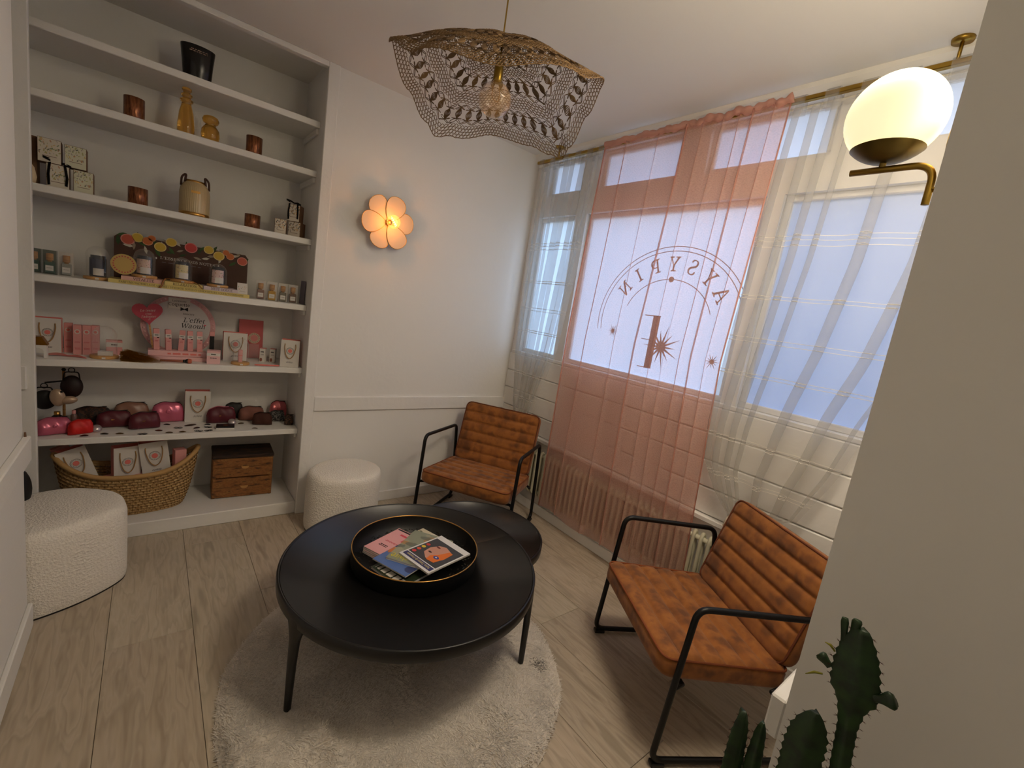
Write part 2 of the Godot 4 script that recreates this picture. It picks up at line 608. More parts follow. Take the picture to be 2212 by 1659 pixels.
func window_sign() -> void:
	# vinyl lettering on the large pane, to be read from the street: mirrored from in here
	var film := mat(Color(0.50, 0.46, 0.45), 0.8)
	film.backlight_enabled = true
	film.backlight = Color(0.46, 0.43, 0.44)
	film.cull_mode = BaseMaterial3D.CULL_DISABLED
	var c := Vector3(XW + 0.044, 1.55, 1.335)
	var o := thing("window_sign", "round vinyl sign with mirrored arched lettering on the frosted pane", "sign", c)
	var face := Basis(Vector3(0, 0, -1), Vector3(0, 1, 0), Vector3(1, 0, 0))
	var st := mb()
	for r in [0.50, 0.472]:
		var path := []
		for k in 41:
			var a: float = deg_to_rad(-10 + 200.0 * k / 40)
			path.append(Vector3(0, r * 0.92 * sin(a), r * cos(a)))
		tube(st, path, 0.0022, 4)
	var path := []
	for k in 31:
		var a := deg_to_rad(20 + 140.0 * k / 30)
		path.append(Vector3(0, 0.27 * sin(a), 0.30 * cos(a)))
	tube(st, path, 0.0022, 4)
	obj("ring", st, film, o)
	st = mb()
	prism(st, ellipse(0.017, 0.017, 16), -0.001, 0.001, Transform3D(face, Vector3(0, 0.27, 0)))
	obj("dot", st, film, o)
	# the letters, from the street side left to right
	var letters := ["A", "Y", "S", "Y", "P", "I", "N"]
	for k in 7:
		var a := deg_to_rad(146.0 - 112.0 * k / 6)
		words(letters[k], 0.085, film, o, Vector3(0, 0.375 * sin(a) * 0.95, -0.385 * cos(a)), face * Basis(Vector3(0, 0, 1), a - PI / 2), true, "letter")
	st = mb()
	bx(st, Vector3(-0.001, -0.27, -0.07), Vector3(0.001, 0.05, -0.022))
	bx(st, Vector3(-0.001, 0.045, -0.13), Vector3(0.001, 0.051, -0.02))
	bx(st, Vector3(-0.001, -0.10, -0.13), Vector3(0.001, -0.096, -0.06))
	bx(st, Vector3(-0.001, -0.272, -0.12), Vector3(0.001, -0.267, -0.04))
	obj("monogram", st, film, o)
	for s in [[Vector3(0, -0.13, 0.02), 0.13, 14], [Vector3(0, -0.08, -0.36), 0.045, 12], [Vector3(0, -0.16, 0.35), 0.045, 12]]:
		st = mb()
		var poly := PackedVector2Array()
		for k in s[2] * 2:
			var a: float = TAU * k / (s[2] * 2)
			var r: float = s[1] * (1.0 if k % 2 == 0 else 0.22)
			if k % 4 == 2: r *= 0.75
			poly.append(Vector2(r * cos(a), r * sin(a)))
		prism(st, poly, -0.001, 0.001, Transform3D(face, s[0]))
		obj("starburst", st, film, o)

func curtains() -> void:
	var pink := sheer(Color(0.86, 0.68, 0.61), 0.58, Color(0.95, 0.76, 0.70))
	var ivory := sheer(Color(0.68, 0.665, 0.64), 0.34, Color(0.9, 0.89, 0.86))
	for pr in [[pink, 0.10]]:
		var m: StandardMaterial3D = pr[0]
		m.albedo_texture = noise_tex(0.08, 256, 256, ramp([[0.2, Color(0.94, 0.93, 0.92, 0.93)], [0.5, Color(0.98, 0.98, 0.98, 0.97)], [0.8, Color(1, 1, 1, 1)]]), false, FastNoiseLite.TYPE_SIMPLEX_SMOOTH, 3, 61)
		m.uv1_scale = Vector3(5, 16, 1)
	M.ivory_cloth = mat(Color(0.86, 0.81, 0.72), 0.9)
	# rods
	var rod := thing("curtain_rod", "slim brass double curtain rail under the ceiling with ceiling stem", "curtain rod", Vector3(2.215, 2.615, 0))
	var st := mb()
	rbx(st, Vector3(-0.012, -0.006, 0.08), Vector3(0.012, 0.014, 2.66), 0.003)
	obj("rail", st, M.brass, rod)
	st = mb()
	tube(st, [Vector3(0.03, -0.018, 0.06), Vector3(0.03, -0.018, 2.66)], 0.006, 8)
	obj("rail", st, mat(Color(0.8, 0.78, 0.72), 0.4), rod)
	for z in [0.30, 2.40]:
		st = mb(true)
		lathe(st, [Vector2(0, 0.075), Vector2(0.032, 0.075), Vector2(0.034, 0.085), Vector2(0, 0.086)], 20, Transform3D(Basis.IDENTITY, Vector3(0, 0, z)))
		tube(st, [Vector3(0, 0.01, z), Vector3(0, 0.08, z)], 0.006, 8)
		obj("bracket", st, M.brass, rod)
	var yt := 2.63
	# the pink cloth
	var folds := [[0.16, 0.013], [0.37, 0.012], [0.53, 0.017], [0.63, 0.012], [0.71, 0.011], [0.79, 0.012], [0.86, 0.016], [0.94, 0.012]]
	var pl := [[2.63, 0.755], [1.4, 0.70], [0.12, 0.70]]
	var pr2 := [[2.63, 1.855], [1.4, 1.80], [0.12, 1.86]]
	var o := thing("pink_curtain", "sheer blush pink curtain hanging in the middle of the window wall", "curtain", Vector3(2.198, 0, 0))
	drape("cloth", pink, o, pl, pr2, 0.125, yt - 0.01, folds, 0.014)
	st = mb(true)
	var top := []
	for k in 91:
		var t := k / 90.0
		top.append(Vector3(0.006 * sin(t * 37), 0.006 * sin(t * 51) * (0.4 + t) + 0.004, lerpf(0.752, 1.86, t)) + Vector3(0, 2.622, 0))
	tube(st, top, func(t): return 0.019 + 0.004 * sin(t * 140.0) * (0.4 + t), 8)
	obj("rod_sleeve", st, sheer(Color(0.86, 0.68, 0.61), 0.88, Color(0.95, 0.76, 0.70)), o)
	st = mb(true)
	tube(st, [Vector3(0, 2.61, 0.757), Vector3(0, 1.4, 0.702), Vector3(0, 0.13, 0.702)], 0.0055, 6)
	obj("side_hem", st, sheer(Color(0.86, 0.68, 0.61), 0.88, Color(0.95, 0.76, 0.70)), o)
	st = mb(true)
	tube(st, [Vector3(0, 2.61, 1.853), Vector3(0, 1.4, 1.80), Vector3(0, 0.13, 1.86)], 0.004, 6)
	obj("side_hem", st, sheer(Color(0.86, 0.68, 0.61), 0.88, Color(0.95, 0.76, 0.70)), o)
	# ivory panels, hung by tabs and held back by ties
	var l := thing("ivory_curtain", "sheer ivory tab-top curtain in the corner behind the far chair", "curtain", Vector3(2.215, 0, 0), 0.0, "ivory curtains")
	drape("cloth", ivory, l, [[2.58, 0.10], [1.2, 0.13], [0.8, 0.20], [0.56, 0.29], [0.5, 0.31], [0.1, 0.24]], [[2.58, 0.745], [1.9, 0.68], [1.25, 0.60], [0.8, 0.45], [0.56, 0.36], [0.5, 0.36], [0.1, 0.40]], 0.09, 2.58,
		[[0.08, 0.02], [0.22, 0.025], [0.36, 0.025], [0.5, 0.035], [0.62, 0.03], [0.74, 0.035], [0.85, 0.03], [0.94, 0.02]], 0.02)
	tabs(l, [0.115, 0.235, 0.37, 0.49, 0.60, 0.70], ivory)
	tie_band(l, Vector3(0.0, 0.53, 0.335), 0.05)
	stripes(l, ivory, [[2.58, 0.10], [1.2, 0.13], [0.8, 0.20], [0.56, 0.29], [0.5, 0.31], [0.1, 0.24]], [[2.58, 0.745], [1.9, 0.68], [1.25, 0.60], [0.8, 0.45], [0.56, 0.36], [0.5, 0.36], [0.1, 0.40]], [[0.08, 0.02], [0.22, 0.025], [0.36, 0.025], [0.5, 0.035], [0.62, 0.03], [0.74, 0.035], [0.85, 0.03], [0.94, 0.02]])
	var r := thing("ivory_curtain", "sheer ivory tab-top curtain gathered by a tie beside the near chair", "curtain", Vector3(2.215, 0, 0), 0.0, "ivory curtains")
	var rl := [[2.58, 1.84], [1.5, 1.79], [1.09, 1.785], [0.9, 1.81], [0.76, 1.90], [0.66, 2.005], [0.60, 2.02], [0.44, 1.985], [0.1, 1.96]]
	var rr := [[2.58, 2.66], [1.9, 2.62], [1.5, 2.54], [1.26, 2.455], [1.0, 2.39], [0.756, 2.29], [0.66, 2.10], [0.60, 2.09], [0.44, 2.12], [0.1, 2.15]]
	var rf := [[0.06, 0.03], [0.15, 0.03], [0.26, 0.03], [0.34, 0.025], [0.56, 0.035], [0.78, 0.035], [0.95, 0.02]]
	drape("cloth", ivory, r, rl, rr, 0.09, 2.58, rf, 0.02)
	tabs(r, [1.86, 1.99, 2.12, 2.25, 2.39, 2.52], ivory)
	tie_band(r, Vector3(0.0, 0.62, 2.055), 0.055)
	stripes(r, ivory, rl, rr, rf)

func along(pl: Array, y: float) -> float:
	for k in pl.size() - 1:
		if y <= pl[k][0] and y >= pl[k + 1][0]:
			var t: float = (pl[k][0] - y) / (pl[k][0] - pl[k + 1][0])
			return lerpf(pl[k][1], pl[k + 1][1], t)
	return pl[0][1] if y > pl[0][0] else pl[-1][1]

func drape_point(pl: Array, pr: Array, y: float, u: float, folds: Array, wave: float) -> Vector3:
	var a := along(pl, y)
	var b := along(pr, y)
	var wide := b - a
	var full: float = pr[0][1] - pl[0][1]
	var z := a + wide * u
	var x := wave * sin(u * 19.0 + 0.6 * sin(y * 2.1)) * 0.6
	for f in folds:
		var s: float = f[2] if f.size() > 2 else 0.014
		var d: float = (u - f[0] - 0.006 * sin(y * 1.7 + f[0] * 30)) / s
		var e := exp(-d * d)
		x -= f[1] * 1.2 * e
		z += -1.9 * f[1] * d * e * minf(1.0, wide / full + 0.15)
	return Vector3(x * clampf(wide / full + 0.35, 0.3, 1.0), y, z)

func drape(called: String, m: Material, parent: Node3D, pl: Array, pr: Array, y0: float, y1: float, folds: Array, wave: float) -> void:
	var st := mb(true)
	grid(st, 220, 56, func(u, v): return drape_point(pl, pr, lerpf(y0, y1, v) + (0.012 * sin(u * 14.0) if v == 0.0 else 0.0), u, folds, wave), Vector2(1, 1), true)
	obj(called, st, m, parent)

func stripes(o: Node3D, _m: Material, pl: Array, pr: Array, folds: Array) -> void:
	# fine embroidered lines across the cloth
	var thread := mat(Color(0.88, 0.86, 0.82), 0.8)
	for y in [2.02, 2.0, 1.975, 1.745, 1.73, 1.545, 1.525, 1.375, 1.36, 1.05, 1.035, 0.86, 0.845]:
		var st := mb()
		var path := []
		for k in 111:
			path.append(drape_point(pl, pr, y, k / 110.0, folds, 0.02) + Vector3(-0.001, 0, 0))
		tube(st, path, 0.0013, 3, false, false)
		obj("thread_line", st, thread, o)

func tabs(o: Node3D, zs: Array, m: Material) -> void:
	for z in zs:
		var st := mb(true)
		var path := []
		for k in 13:
			var a := PI * k / 12
			path.append(Vector3(-0.018 * cos(a), 2.622 + 0.016 * sin(a), 0))
		path.push_front(Vector3(-0.018, 2.555, 0))
		path.append(Vector3(0.018, 2.555, 0))
		for k in path.size() - 1:
			var a: Vector3 = path[k] + Vector3(0, 0, z)
			var b: Vector3 = path[k + 1] + Vector3(0, 0, z)
			var w := Vector3(0, 0, 0.052)
			quad(st, a, a + w, b + w, b)
		obj("tab", st, m, o)

func tie_band(o: Node3D, c: Vector3, r: float) -> void:
	var st := mb(true)
	lathe(st, [Vector2(r * 0.95, -0.035), Vector2(r * 1.1, -0.03), Vector2(r * 1.12, 0.0), Vector2(r * 1.08, 0.03), Vector2(r * 0.9, 0.036)], 18, Transform3D(Basis(Vector3(1, 0, 0), 0.25) * Basis.from_scale(Vector3(0.6, 1, 1)), c))
	obj("tie", st, M.ivory_cloth, o)

func radiator() -> void:
	var o := thing("radiator", "old cream column radiator partly hidden by the pink curtain", "radiator", Vector3(2.258, 0, 0))
	var m := mat(Color(0.80, 0.78, 0.68), 0.45)
	var st := mb(true)
	for y in [0.18, 0.46]:
		st = mb(true)
		tube(st, [Vector3(0, y, 0.40), Vector3(0, y, 2.02)], 0.014, 8)
		obj("pipe", st, m, o)
	st = mb(true)
	tube(st, bend([Vector3(0, 0.18, 0.42), Vector3(0, 0.18, 0.36), Vector3(0, 0.0, 0.36)], 0.03), 0.01, 8)
	obj("inlet_pipe", st, m, o)
	st = mb(true)
	tube(st, bend([Vector3(0.0, 0.15, 0), Vector3(-0.016, 0.17, 0), Vector3(-0.016, 0.47, 0), Vector3(0.0, 0.495, 0), Vector3(0.016, 0.47, 0), Vector3(0.016, 0.17, 0)], 0.014, 4, true), 0.0105, 8, true)
	bx(st, Vector3(-0.014, 0.165, -0.004), Vector3(0.014, 0.475, 0.004))
	var sec := mesh_of(st)
	for k in 36:
		inst("section", sec, m, o, Transform3D(Basis.IDENTITY, Vector3(0, 0, 0.42 + k * 0.0445)))

# ---------------------------------------------------------------- built-in shelves
func shelves() -> void:
	var o := thing("shelf_unit", "white built-in shelving niche with six long shelves", "shelf", Vector3(0, 0, 0))
	var st := mb()
	var xl := -0.53
	var zb := -0.43
	bx(st, Vector3(xl, 0.08, zb - 0.01), Vector3(XR + 0.03, HC, zb))
	obj("back_panel", st, M.wall, o)
	st = mb()
	bx(st, Vector3(XR, 0.0, zb), Vector3(XR + 0.03, HC, 0.0))
	obj("side_panel", st, M.paint, o)
	st = mb()
	bx(st, Vector3(xl - 0.03, 0.0, zb), Vector3(xl, HC, 0.0))
	obj("side_panel", st, M.paint, o)
	st = mb()
	rbx(st, Vector3(XR, 0.0, 0.0), Vector3(0.7587, HC, 0.014), 0.003)
	obj("frame_post", st, M.paint, o)
	st = mb()
	rbx(st, Vector3(-0.56, 0.0, -0.03), Vector3(XL, HC, 0.0), 0.003)
	obj("frame_post", st, M.paint, o)
	st = mb()
	rbx(st, Vector3(XL, 2.672, -0.03), Vector3(XR, HC, 0.014), 0.003)
	obj("lintel", st, M.paint, o)
	st = mb()
	rbx(st, Vector3(xl, 0.0, zb), Vector3(XR, 0.08, -0.004), 0.004)
	obj("plinth", st, M.paint, o)
	for k in 6:
		st = mb()
		var t := 0.034
		rbx(st, Vector3(xl, SHELF[k] - t, zb), Vector3(XR, SHELF[k], -0.078), 0.003)
		obj("shelf_board", st, M.paint, o)
		for x in [xl, XR - 0.016]:
			st = mb()
			rbx(st, Vector3(x, SHELF[k] - t - 0.03, zb + 0.02), Vector3(x + 0.016, SHELF[k] - t, -0.10), 0.003)
			obj("cleat", st, M.paint, o)

# ---------------------------------------------------------------- tables
func table_shape(o: Node3D, r: float, h: float, n_leg: int, a0: float, foot: float, y0: float) -> void:
	var top_m := mat(Color(0.062, 0.057, 0.055), 0.36, 0.0, 0.6)
	var st := mb(true)
	lathe(st, [Vector2(r - 0.0115, h - 0.002), Vector2(r - 0.012, h - 0.004), Vector2(0, h - 0.004)], 96)
	obj("table_top", st, top_m, o)
	st = mb(true)
	lathe(st, [Vector2(r - 0.02, h - 0.048), Vector2(r - 0.003, h - 0.048), Vector2(r, h - 0.044), Vector2(r, h - 0.003), Vector2(r - 0.003, h), Vector2(r - 0.009, h)], 96)
	lathe(st, [Vector2(r - 0.009, h), Vector2(r - 0.0115, h - 0.012), Vector2(r - 0.02, h - 0.048)], 96)
	obj("rim", st, M.black, o)
	st = mb(true)
	lathe(st, [Vector2(0, h - 0.02), Vector2(r - 0.012, h - 0.02)], 64)
	obj("underside", st, M.black, o)
	for k in n_leg:
		var a := a0 + TAU * k / n_leg
		st = mb(true)
		var d := Vector3(cos(a), 0, sin(a))
		var s := Vector3(-sin(a), 0, cos(a))
		# flared where it grows out of the rim, then tapering to the floor
		var fx: float = o.position.x + foot * cos(a) - 0.785
		var fz: float = o.position.z + foot * sin(a) - 1.465
		y0 = 0.024 if sqrt(fx * fx + fz * fz) < 0.67 else 0.0
		var rings := [[h - 0.006, r - 0.014, 0.062, 0.013], [h - 0.03, r - 0.014, 0.060, 0.0145], [h - 0.05, r - 0.013, 0.050, 0.015], [h - 0.075, r - 0.012, 0.036, 0.015], [h - 0.11, r - 0.011, 0.025, 0.0145], [h * 0.55, r - 0.008, 0.020, 0.014], [y0 + 0.01, foot, 0.013, 0.012], [y0, foot, 0.0125, 0.0115]]
		rings.reverse()
		var n := 16
		for i in rings.size() - 1:
			for j in n:
				var q := []
				for w in [[i, j], [i, j + 1], [i + 1, j + 1], [i + 1, j]]:
					var g: Array = rings[w[0]]
					var b: float = TAU * w[1] / n
					q.append(Vector3(0, g[0], 0) + d * (g[1] + g[3] * sin(b)) + s * g[2] * cos(b))
				quad(st, q[0], q[1], q[2], q[3])
		obj("leg", st, M.black, o)

func tables() -> void:
	var o := thing("coffee_table", "large round black coffee table on the fur rug, holding the tray", "table", Vector3(0.846, 0, 1.35))
	table_shape(o, 0.526, 0.40, 3, deg_to_rad(165.0), 0.522, 0.024)
	var s := thing("side_table", "smaller round black table tucked behind under the large one", "table", Vector3(1.325, 0, 1.13))
	table_shape(s, 0.36, 0.32, 3, deg_to_rad(20.0), 0.34, 0.0)
	var t := thing("tray", "round black tray with thin gold rim full of magazines", "tray", Vector3(0.846, 0.3965, 1.352))
	var st := mb(true)
	lathe(st, [Vector2(0, 0), Vector2(0.256, 0), Vector2(0.261, 0.003), Vector2(0.263, 0.068)], 96)
	lathe(st, [Vector2(0.2595, 0.068), Vector2(0.2575, 0.006), Vector2(0, 0.006)], 96)
	obj("body", st, mat(Color(0.018, 0.017, 0.018), 0.45), t)
	st = mb(true)
	var ring := []
	for k in 96: ring.append(Vector3(0.2612 * cos(TAU * k / 96), 0.068, 0.2612 * sin(TAU * k / 96)))
	tube(st, ring, 0.0026, 8, true)
	obj("rim", st, M.gold, t)
	# pierced pattern on the tray floor
	st = mb()
	rng.seed = 5
	for k in 260:
		var a := rng.randf() * TAU
		var r := 0.15 + 0.1 * sqrt(rng.randf())
		prism(st, ellipse(0.005, 0.003, 6), 0, 0.0006, Transform3D(Basis(Vector3(1, 0, 0), -PI / 2) * Basis(Vector3(0, 0, 1), rng.randf() * 3.0), Vector3(r * cos(a), 0.0062, r * sin(a))))
	var fl := obj("floor_pattern", st, mat(Color(0.20, 0.18, 0.15), 0.4, 0.5), t)
	fl.set_meta("kind", "stuff")

# ---------------------------------------------------------------- chairs
func cushion(st: SurfaceTool, w: float, l: float, thick: float, channels: int, depth: float, t: Transform3D) -> void:
	# lies in x (width) and z (length), top at y = 0, with channels across; rounded corners and edges
	var rc := 0.045
	var re := 0.014
	var nu := 36
	var nv := channels * 10
	var inset := func(z: float):
		var e := minf(z, l - z)
		if e >= rc: return 0.0
		return rc - sqrt(maxf(0.0, rc * rc - (rc - e) * (rc - e)))
	var P := func(u: float, v: float, y: float, grow: float):
		var z := lerpf(0.0, l, v)
		var hw: float = w / 2 - inset.call(z) + grow
		var zz := lerpf(-grow, l + grow, v)
		return t * Vector3((u * 2 - 1) * hw, y, zz)
	var top := func(u: float, v: float):
		var c := absf(sin(PI * v * channels))
		var edge := minf(minf(u, 1 - u) * w, minf(v, 1 - v) * l)
		var drop := 0.0
		if edge < re * 1.6: drop = re * (1.0 - sqrt(maxf(0.0, 1.0 - pow(1.0 - edge / (re * 1.6), 2.0))))
		return P.call(u, v, -depth * pow(1.0 - c, 2.0) * smoothstep(0.0, 0.02, edge) - drop, 0.0)
	grid(st, nu, nv, top, Vector2.ONE, true)
	# sides and bottom
	var ring := []
	for k in 41: ring.append(Vector2(k / 40.0, 0))
	for k in range(1, 41): ring.append(Vector2(1, k / 40.0))
	for k in range(1, 41): ring.append(Vector2(1 - k / 40.0, 1))
	for k in range(1, 40): ring.append(Vector2(0, 1 - k / 40.0))
	var lev := [[-re, 0.0], [-thick * 0.3, 0.004], [-thick * 0.7, 0.004], [-thick + 0.012, 0.0], [-thick, -0.012]]
	for i in ring.size():
		var a: Vector2 = ring[i]
		var b: Vector2 = ring[(i + 1) % ring.size()]
		for k in lev.size() - 1:
			quad(st, P.call(a.x, a.y, lev[k][0], lev[k][1]), P.call(b.x, b.y, lev[k][0], lev[k][1]), P.call(b.x, b.y, lev[k + 1][0], lev[k + 1][1]), P.call(a.x, a.y, lev[k + 1][0], lev[k + 1][1]))
	grid(st, 6, 24, func(u, v): return P.call(u, v, -thick, -0.012))

func piping(st: SurfaceTool, w: float, l: float, y: float, t: Transform3D) -> void:
	var rc := 0.045
	var pts := [Vector3(-w / 2, y, 0), Vector3(w / 2, y, 0), Vector3(w / 2, y, l), Vector3(-w / 2, y, l)]
	var path := bend(pts, rc, 6, true)
	var out := []
	for p in path: out.append(t * p)
	tube(st, out, 0.0042, 6, true)

func make_chair(label: String, at: Vector3, turn: float) -> Node3D:
	# front of the seat at z = 0, back towards +z
	var o := thing("lounge_chair", label, "chair", at, turn, "suede lounge chairs")
	var hw := 0.33
	for s in [-1, 1]:
		var st := mb(true)
		var x: float = s * hw
		var loop := bend([Vector3(x, 0.02, -0.015), Vector3(x, 0.62, 0.03), Vector3(x, 0.60, 0.50), Vector3(x, 0.30, 0.545), Vector3(x, 0.02, 0.57)], 0.045, 6, true)
		tube(st, loop, 0.0115, 10, true)
		obj("arm_frame", st, M.black_metal, o)
		for z in [0.005, 0.54]:
			st = mb()
			rbx(st, Vector3(x - 0.015, 0, z - 0.02), Vector3(x + 0.015, 0.016, z + 0.03), 0.003)
			obj("foot", st, M.black, o)
	for yz in [[0.30, 0.06], [0.30, 0.44]]:
		var st := mb(true)
		tube(st, [Vector3(-hw, yz[0] + 0.01, yz[1] - 0.055), Vector3(-hw + 0.03, yz[0], yz[1]), Vector3(hw - 0.03, yz[0], yz[1]), Vector3(hw, yz[0] + 0.01, yz[1] - 0.055)], 0.009, 8)
		obj("crossbar", st, M.black_metal, o)
	var ts := Transform3D(Basis(Vector3(1, 0, 0), deg_to_rad(4.0)), Vector3(0, 0.412, -0.03))
	var st2 := mb(true)
	cushion(st2, 0.605, 0.50, 0.088, 6, 0.017, ts)
	obj("seat", st2, M.suede, o)
	st2 = mb(true)
	piping(st2, 0.603, 0.50, -0.010, ts)
	var seat_piping := mat(Color(0.50, 0.25, 0.09), 0.8)
	obj("piping", st2, seat_piping, o)
	# back: stands up from the seat, leaning
	var lean := deg_to_rad(16.0)
	var tb := Transform3D(Basis(Vector3(1, 0, 0), -PI / 2 + lean), Vector3(0, 0.375, 0.425))
	st2 = mb(true)
	cushion(st2, 0.575, 0.43, 0.075, 6, 0.015, tb)
	obj("backrest", st2, M.suede, o)
	st2 = mb(true)
	piping(st2, 0.573, 0.43, -0.010, tb)
	obj("piping", st2, mat(Color(0.40, 0.19, 0.07), 0.8), o)
	return o

func chairs() -> void:
	# back directions (0.84, -0.545) and (0.85, 0.527)
	var a := make_chair("brown suede lounge chair standing in the far corner below the wall rail", Vector3(1.515, 0, 0.695), atan2(0.84, -0.545))
	var b := make_chair("brown suede lounge chair with ribbed seat nearest the cactus", Vector3(1.535, 0, 2.015), atan2(0.855, 0.52))

# ---------------------------------------------------------------- poufs, rug
func pouf_shape(o: Node3D, outline: Array, h: float) -> void:
	# outline: control points of a rounded plan; edges rounded over at the top and bottom
	var poly := PackedVector2Array()
	var n := outline.size()
	for i in n:
		for k in 12:
			var t := k / 12.0
			poly.append(outline[i].cubic_interpolate(outline[(i + 1) % n], outline[(i - 1 + n) % n], outline[(i + 2) % n], t))
	if not Geometry2D.is_polygon_clockwise(poly): poly.reverse()
	var c := Vector2.ZERO
	for p in poly: c += p / poly.size()
	var prof := [[0.0, 0.96], [0.012, 0.985], [0.04, 1.0], [0.12, 1.0], [h * 0.5, 1.0], [h - 0.11, 1.0], [h - 0.04, 0.995], [h - 0.016, 0.965], [h - 0.004, 0.91], [h, 0.82], [h + 0.004, 0.5], [h + 0.006, 0.0]]
	var st := mb(true)
	var m := poly.size()
	for i in prof.size() - 1:
		for j in m:
			var p := poly[j]
			var q := poly[(j + 1) % m]
			var f := func(w: Vector2, g: Array): return Vector3(c.x + (w.x - c.x) * g[1], g[0], c.y + (w.y - c.y) * g[1])
			var A: Vector3 = f.call(p, prof[i])
			var B: Vector3 = f.call(q, prof[i])
			var C: Vector3 = f.call(q, prof[i + 1])
			var D: Vector3 = f.call(p, prof[i + 1])
			if i == prof.size() - 2: tri(st, A, B, D)
			else: quad(st, A, B, C, D)
	obj("boucle_cover", st, M.boucle, o)
	st = mb(true)
	for j in m:
		var p := c + (poly[j] - c) * 0.975
		var q := c + (poly[(j + 1) % m] - c) * 0.975
		quad(st, Vector3(p.x, 0.0, p.y), Vector3(q.x, 0.0, q.y), Vector3(q.x, 0.012, q.y), Vector3(p.x, 0.012, p.y))
	obj("base", st, M.black, o)

func poufs() -> void:
	var a := thing("pouf", "white boucle pouf beside the left wall end, in front of the basket", "pouf", Vector3(-0.36, 0, 0.33), 0.0, "boucle poufs")
	pouf_shape(a, [Vector2(0.235, -0.02), Vector2(0.215, 0.09), Vector2(0.06, 0.215), Vector2(-0.13, 0.255), Vector2(-0.235, 0.10), Vector2(-0.19, -0.14), Vector2(0.0, -0.235), Vector2(0.18, -0.15)], 0.37)
	var b := thing("pouf", "white boucle pouf under the flower lamp, between shelves and far chair", "pouf", Vector3(0.93, 0, 0.235), 0.0, "boucle poufs")
	pouf_shape(b, [Vector2(0.215, 0.02), Vector2(0.12, 0.155), Vector2(-0.05, 0.19), Vector2(-0.205, 0.10), Vector2(-0.225, -0.06), Vector2(-0.10, -0.19), Vector2(0.08, -0.20), Vector2(0.19, -0.11)], 0.37)

func rug() -> void:
	var o := thing("fur_rug", "round cream faux fur rug crumpled under the coffee table", "rug", Vector3(0.785, 0, 1.465))
	var n := FastNoiseLite.new()
	n.frequency = 2.2
	n.seed = 12
	n.fractal_octaves = 4
	var fold := FastNoiseLite.new()
	fold.noise_type = FastNoiseLite.TYPE_SIMPLEX_SMOOTH
	fold.fractal_type = FastNoiseLite.FRACTAL_RIDGED
	fold.frequency = 0.75
	fold.fractal_octaves = 2
	fold.seed = 4
	var R := 0.66
	var H := func(x: float, z: float):
		var r := sqrt(x * x + z * z) / R
		var e := smoothstep(1.0, 0.94, r)
		return 0.002 + e * (0.012 + 0.006 * n.get_noise_2d(x, z) + 0.05 * pow(maxf(0.0, fold.get_noise_2d(x * 1.5, z * 0.9)), 2.0))
	var P := func(a: float, r: float):
		var rr := R * r * (1.0 + 0.012 * sin(a * 3 + 1) + 0.006 * sin(a * 11))
		var x := rr * cos(a)
		var z := rr * sin(a)
		return Vector3(x, H.call(x, z), z)
	var st := mb(true)
	for i in 64:
		for j in 128:
			var r0 := i / 64.0
			var r1 := (i + 1) / 64.0
			var a0 := TAU * j / 128
			var a1 := TAU * (j + 1) / 128
			if i == 0: tri(st, P.call(a0, r0), P.call(a1, r1), P.call(a0, r1))
			else: quad(st, P.call(a0, r1), P.call(a0, r0), P.call(a1, r0), P.call(a1, r1))
	var fur := mat(Color(1, 1, 1), 1.0)
	fur.albedo_texture = noise_tex(0.012, 512, 512, ramp([[0.2, Color(0.78, 0.73, 0.67)], [0.42, Color(0.86, 0.82, 0.765)], [0.65, Color(0.90, 0.865, 0.82)], [0.9, Color(0.82, 0.78, 0.72)]]), false, FastNoiseLite.TYPE_SIMPLEX_SMOOTH, 5, 14)
	tri_map(fur, Vector3(1.3, 1.3, 1.3))
	obj("backing", st, fur, o)
	# the pile
	st = mb()
	for k in 3:
		var b := Basis(Vector3.UP, TAU * k / 3)
		tri(st, b * Vector3(-0.0016, 0, 0), b * Vector3(0.0016, 0, 0), b * Vector3(0.0, 0.0042, 0.012))
	var mm := MultiMesh.new()
	mm.transform_format = MultiMesh.TRANSFORM_3D
	mm.use_colors = true
	mm.mesh = mesh_of(st)
	mm.instance_count = 42000
	rng.seed = 3
	var lay := FastNoiseLite.new()
	lay.frequency = 1.6
	lay.seed = 8
	var tone := FastNoiseLite.new()
	tone.frequency = 3.0
	tone.seed = 18
	for k in mm.instance_count:
		var a := rng.randf() * TAU
		var r := sqrt(rng.randf())
		var p: Vector3 = P.call(a, r)
		var dir := lay.get_noise_2d(p.x, p.z) * 7.0 + rng.randf_range(-0.6, 0.6)
		var s := rng.randf_range(0.7, 1.5)
		mm.set_instance_transform(k, Transform3D(Basis(Vector3.UP, dir).scaled(Vector3(s, s, s)), p - Vector3(0, 0.001, 0)))
		var g := 0.66 + 0.22 * tone.get_noise_2d(p.x, p.z) + rng.randf_range(-0.05, 0.05)
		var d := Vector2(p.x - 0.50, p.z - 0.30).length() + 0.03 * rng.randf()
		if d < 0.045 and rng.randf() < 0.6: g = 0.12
		mm.set_instance_color(k, Color(g, g * 0.92, g * 0.82))
	var pile := MultiMeshInstance3D.new()
	pile.multimesh = mm
	pile.name = "pile"
	pile.set_meta("kind", "stuff")
	var pm := mat(Color(1, 1, 1), 1.0)
	pm.vertex_color_use_as_albedo = true
	pm.cull_mode = BaseMaterial3D.CULL_DISABLED
	pile.material_override = pm
	o.add_child(pile)

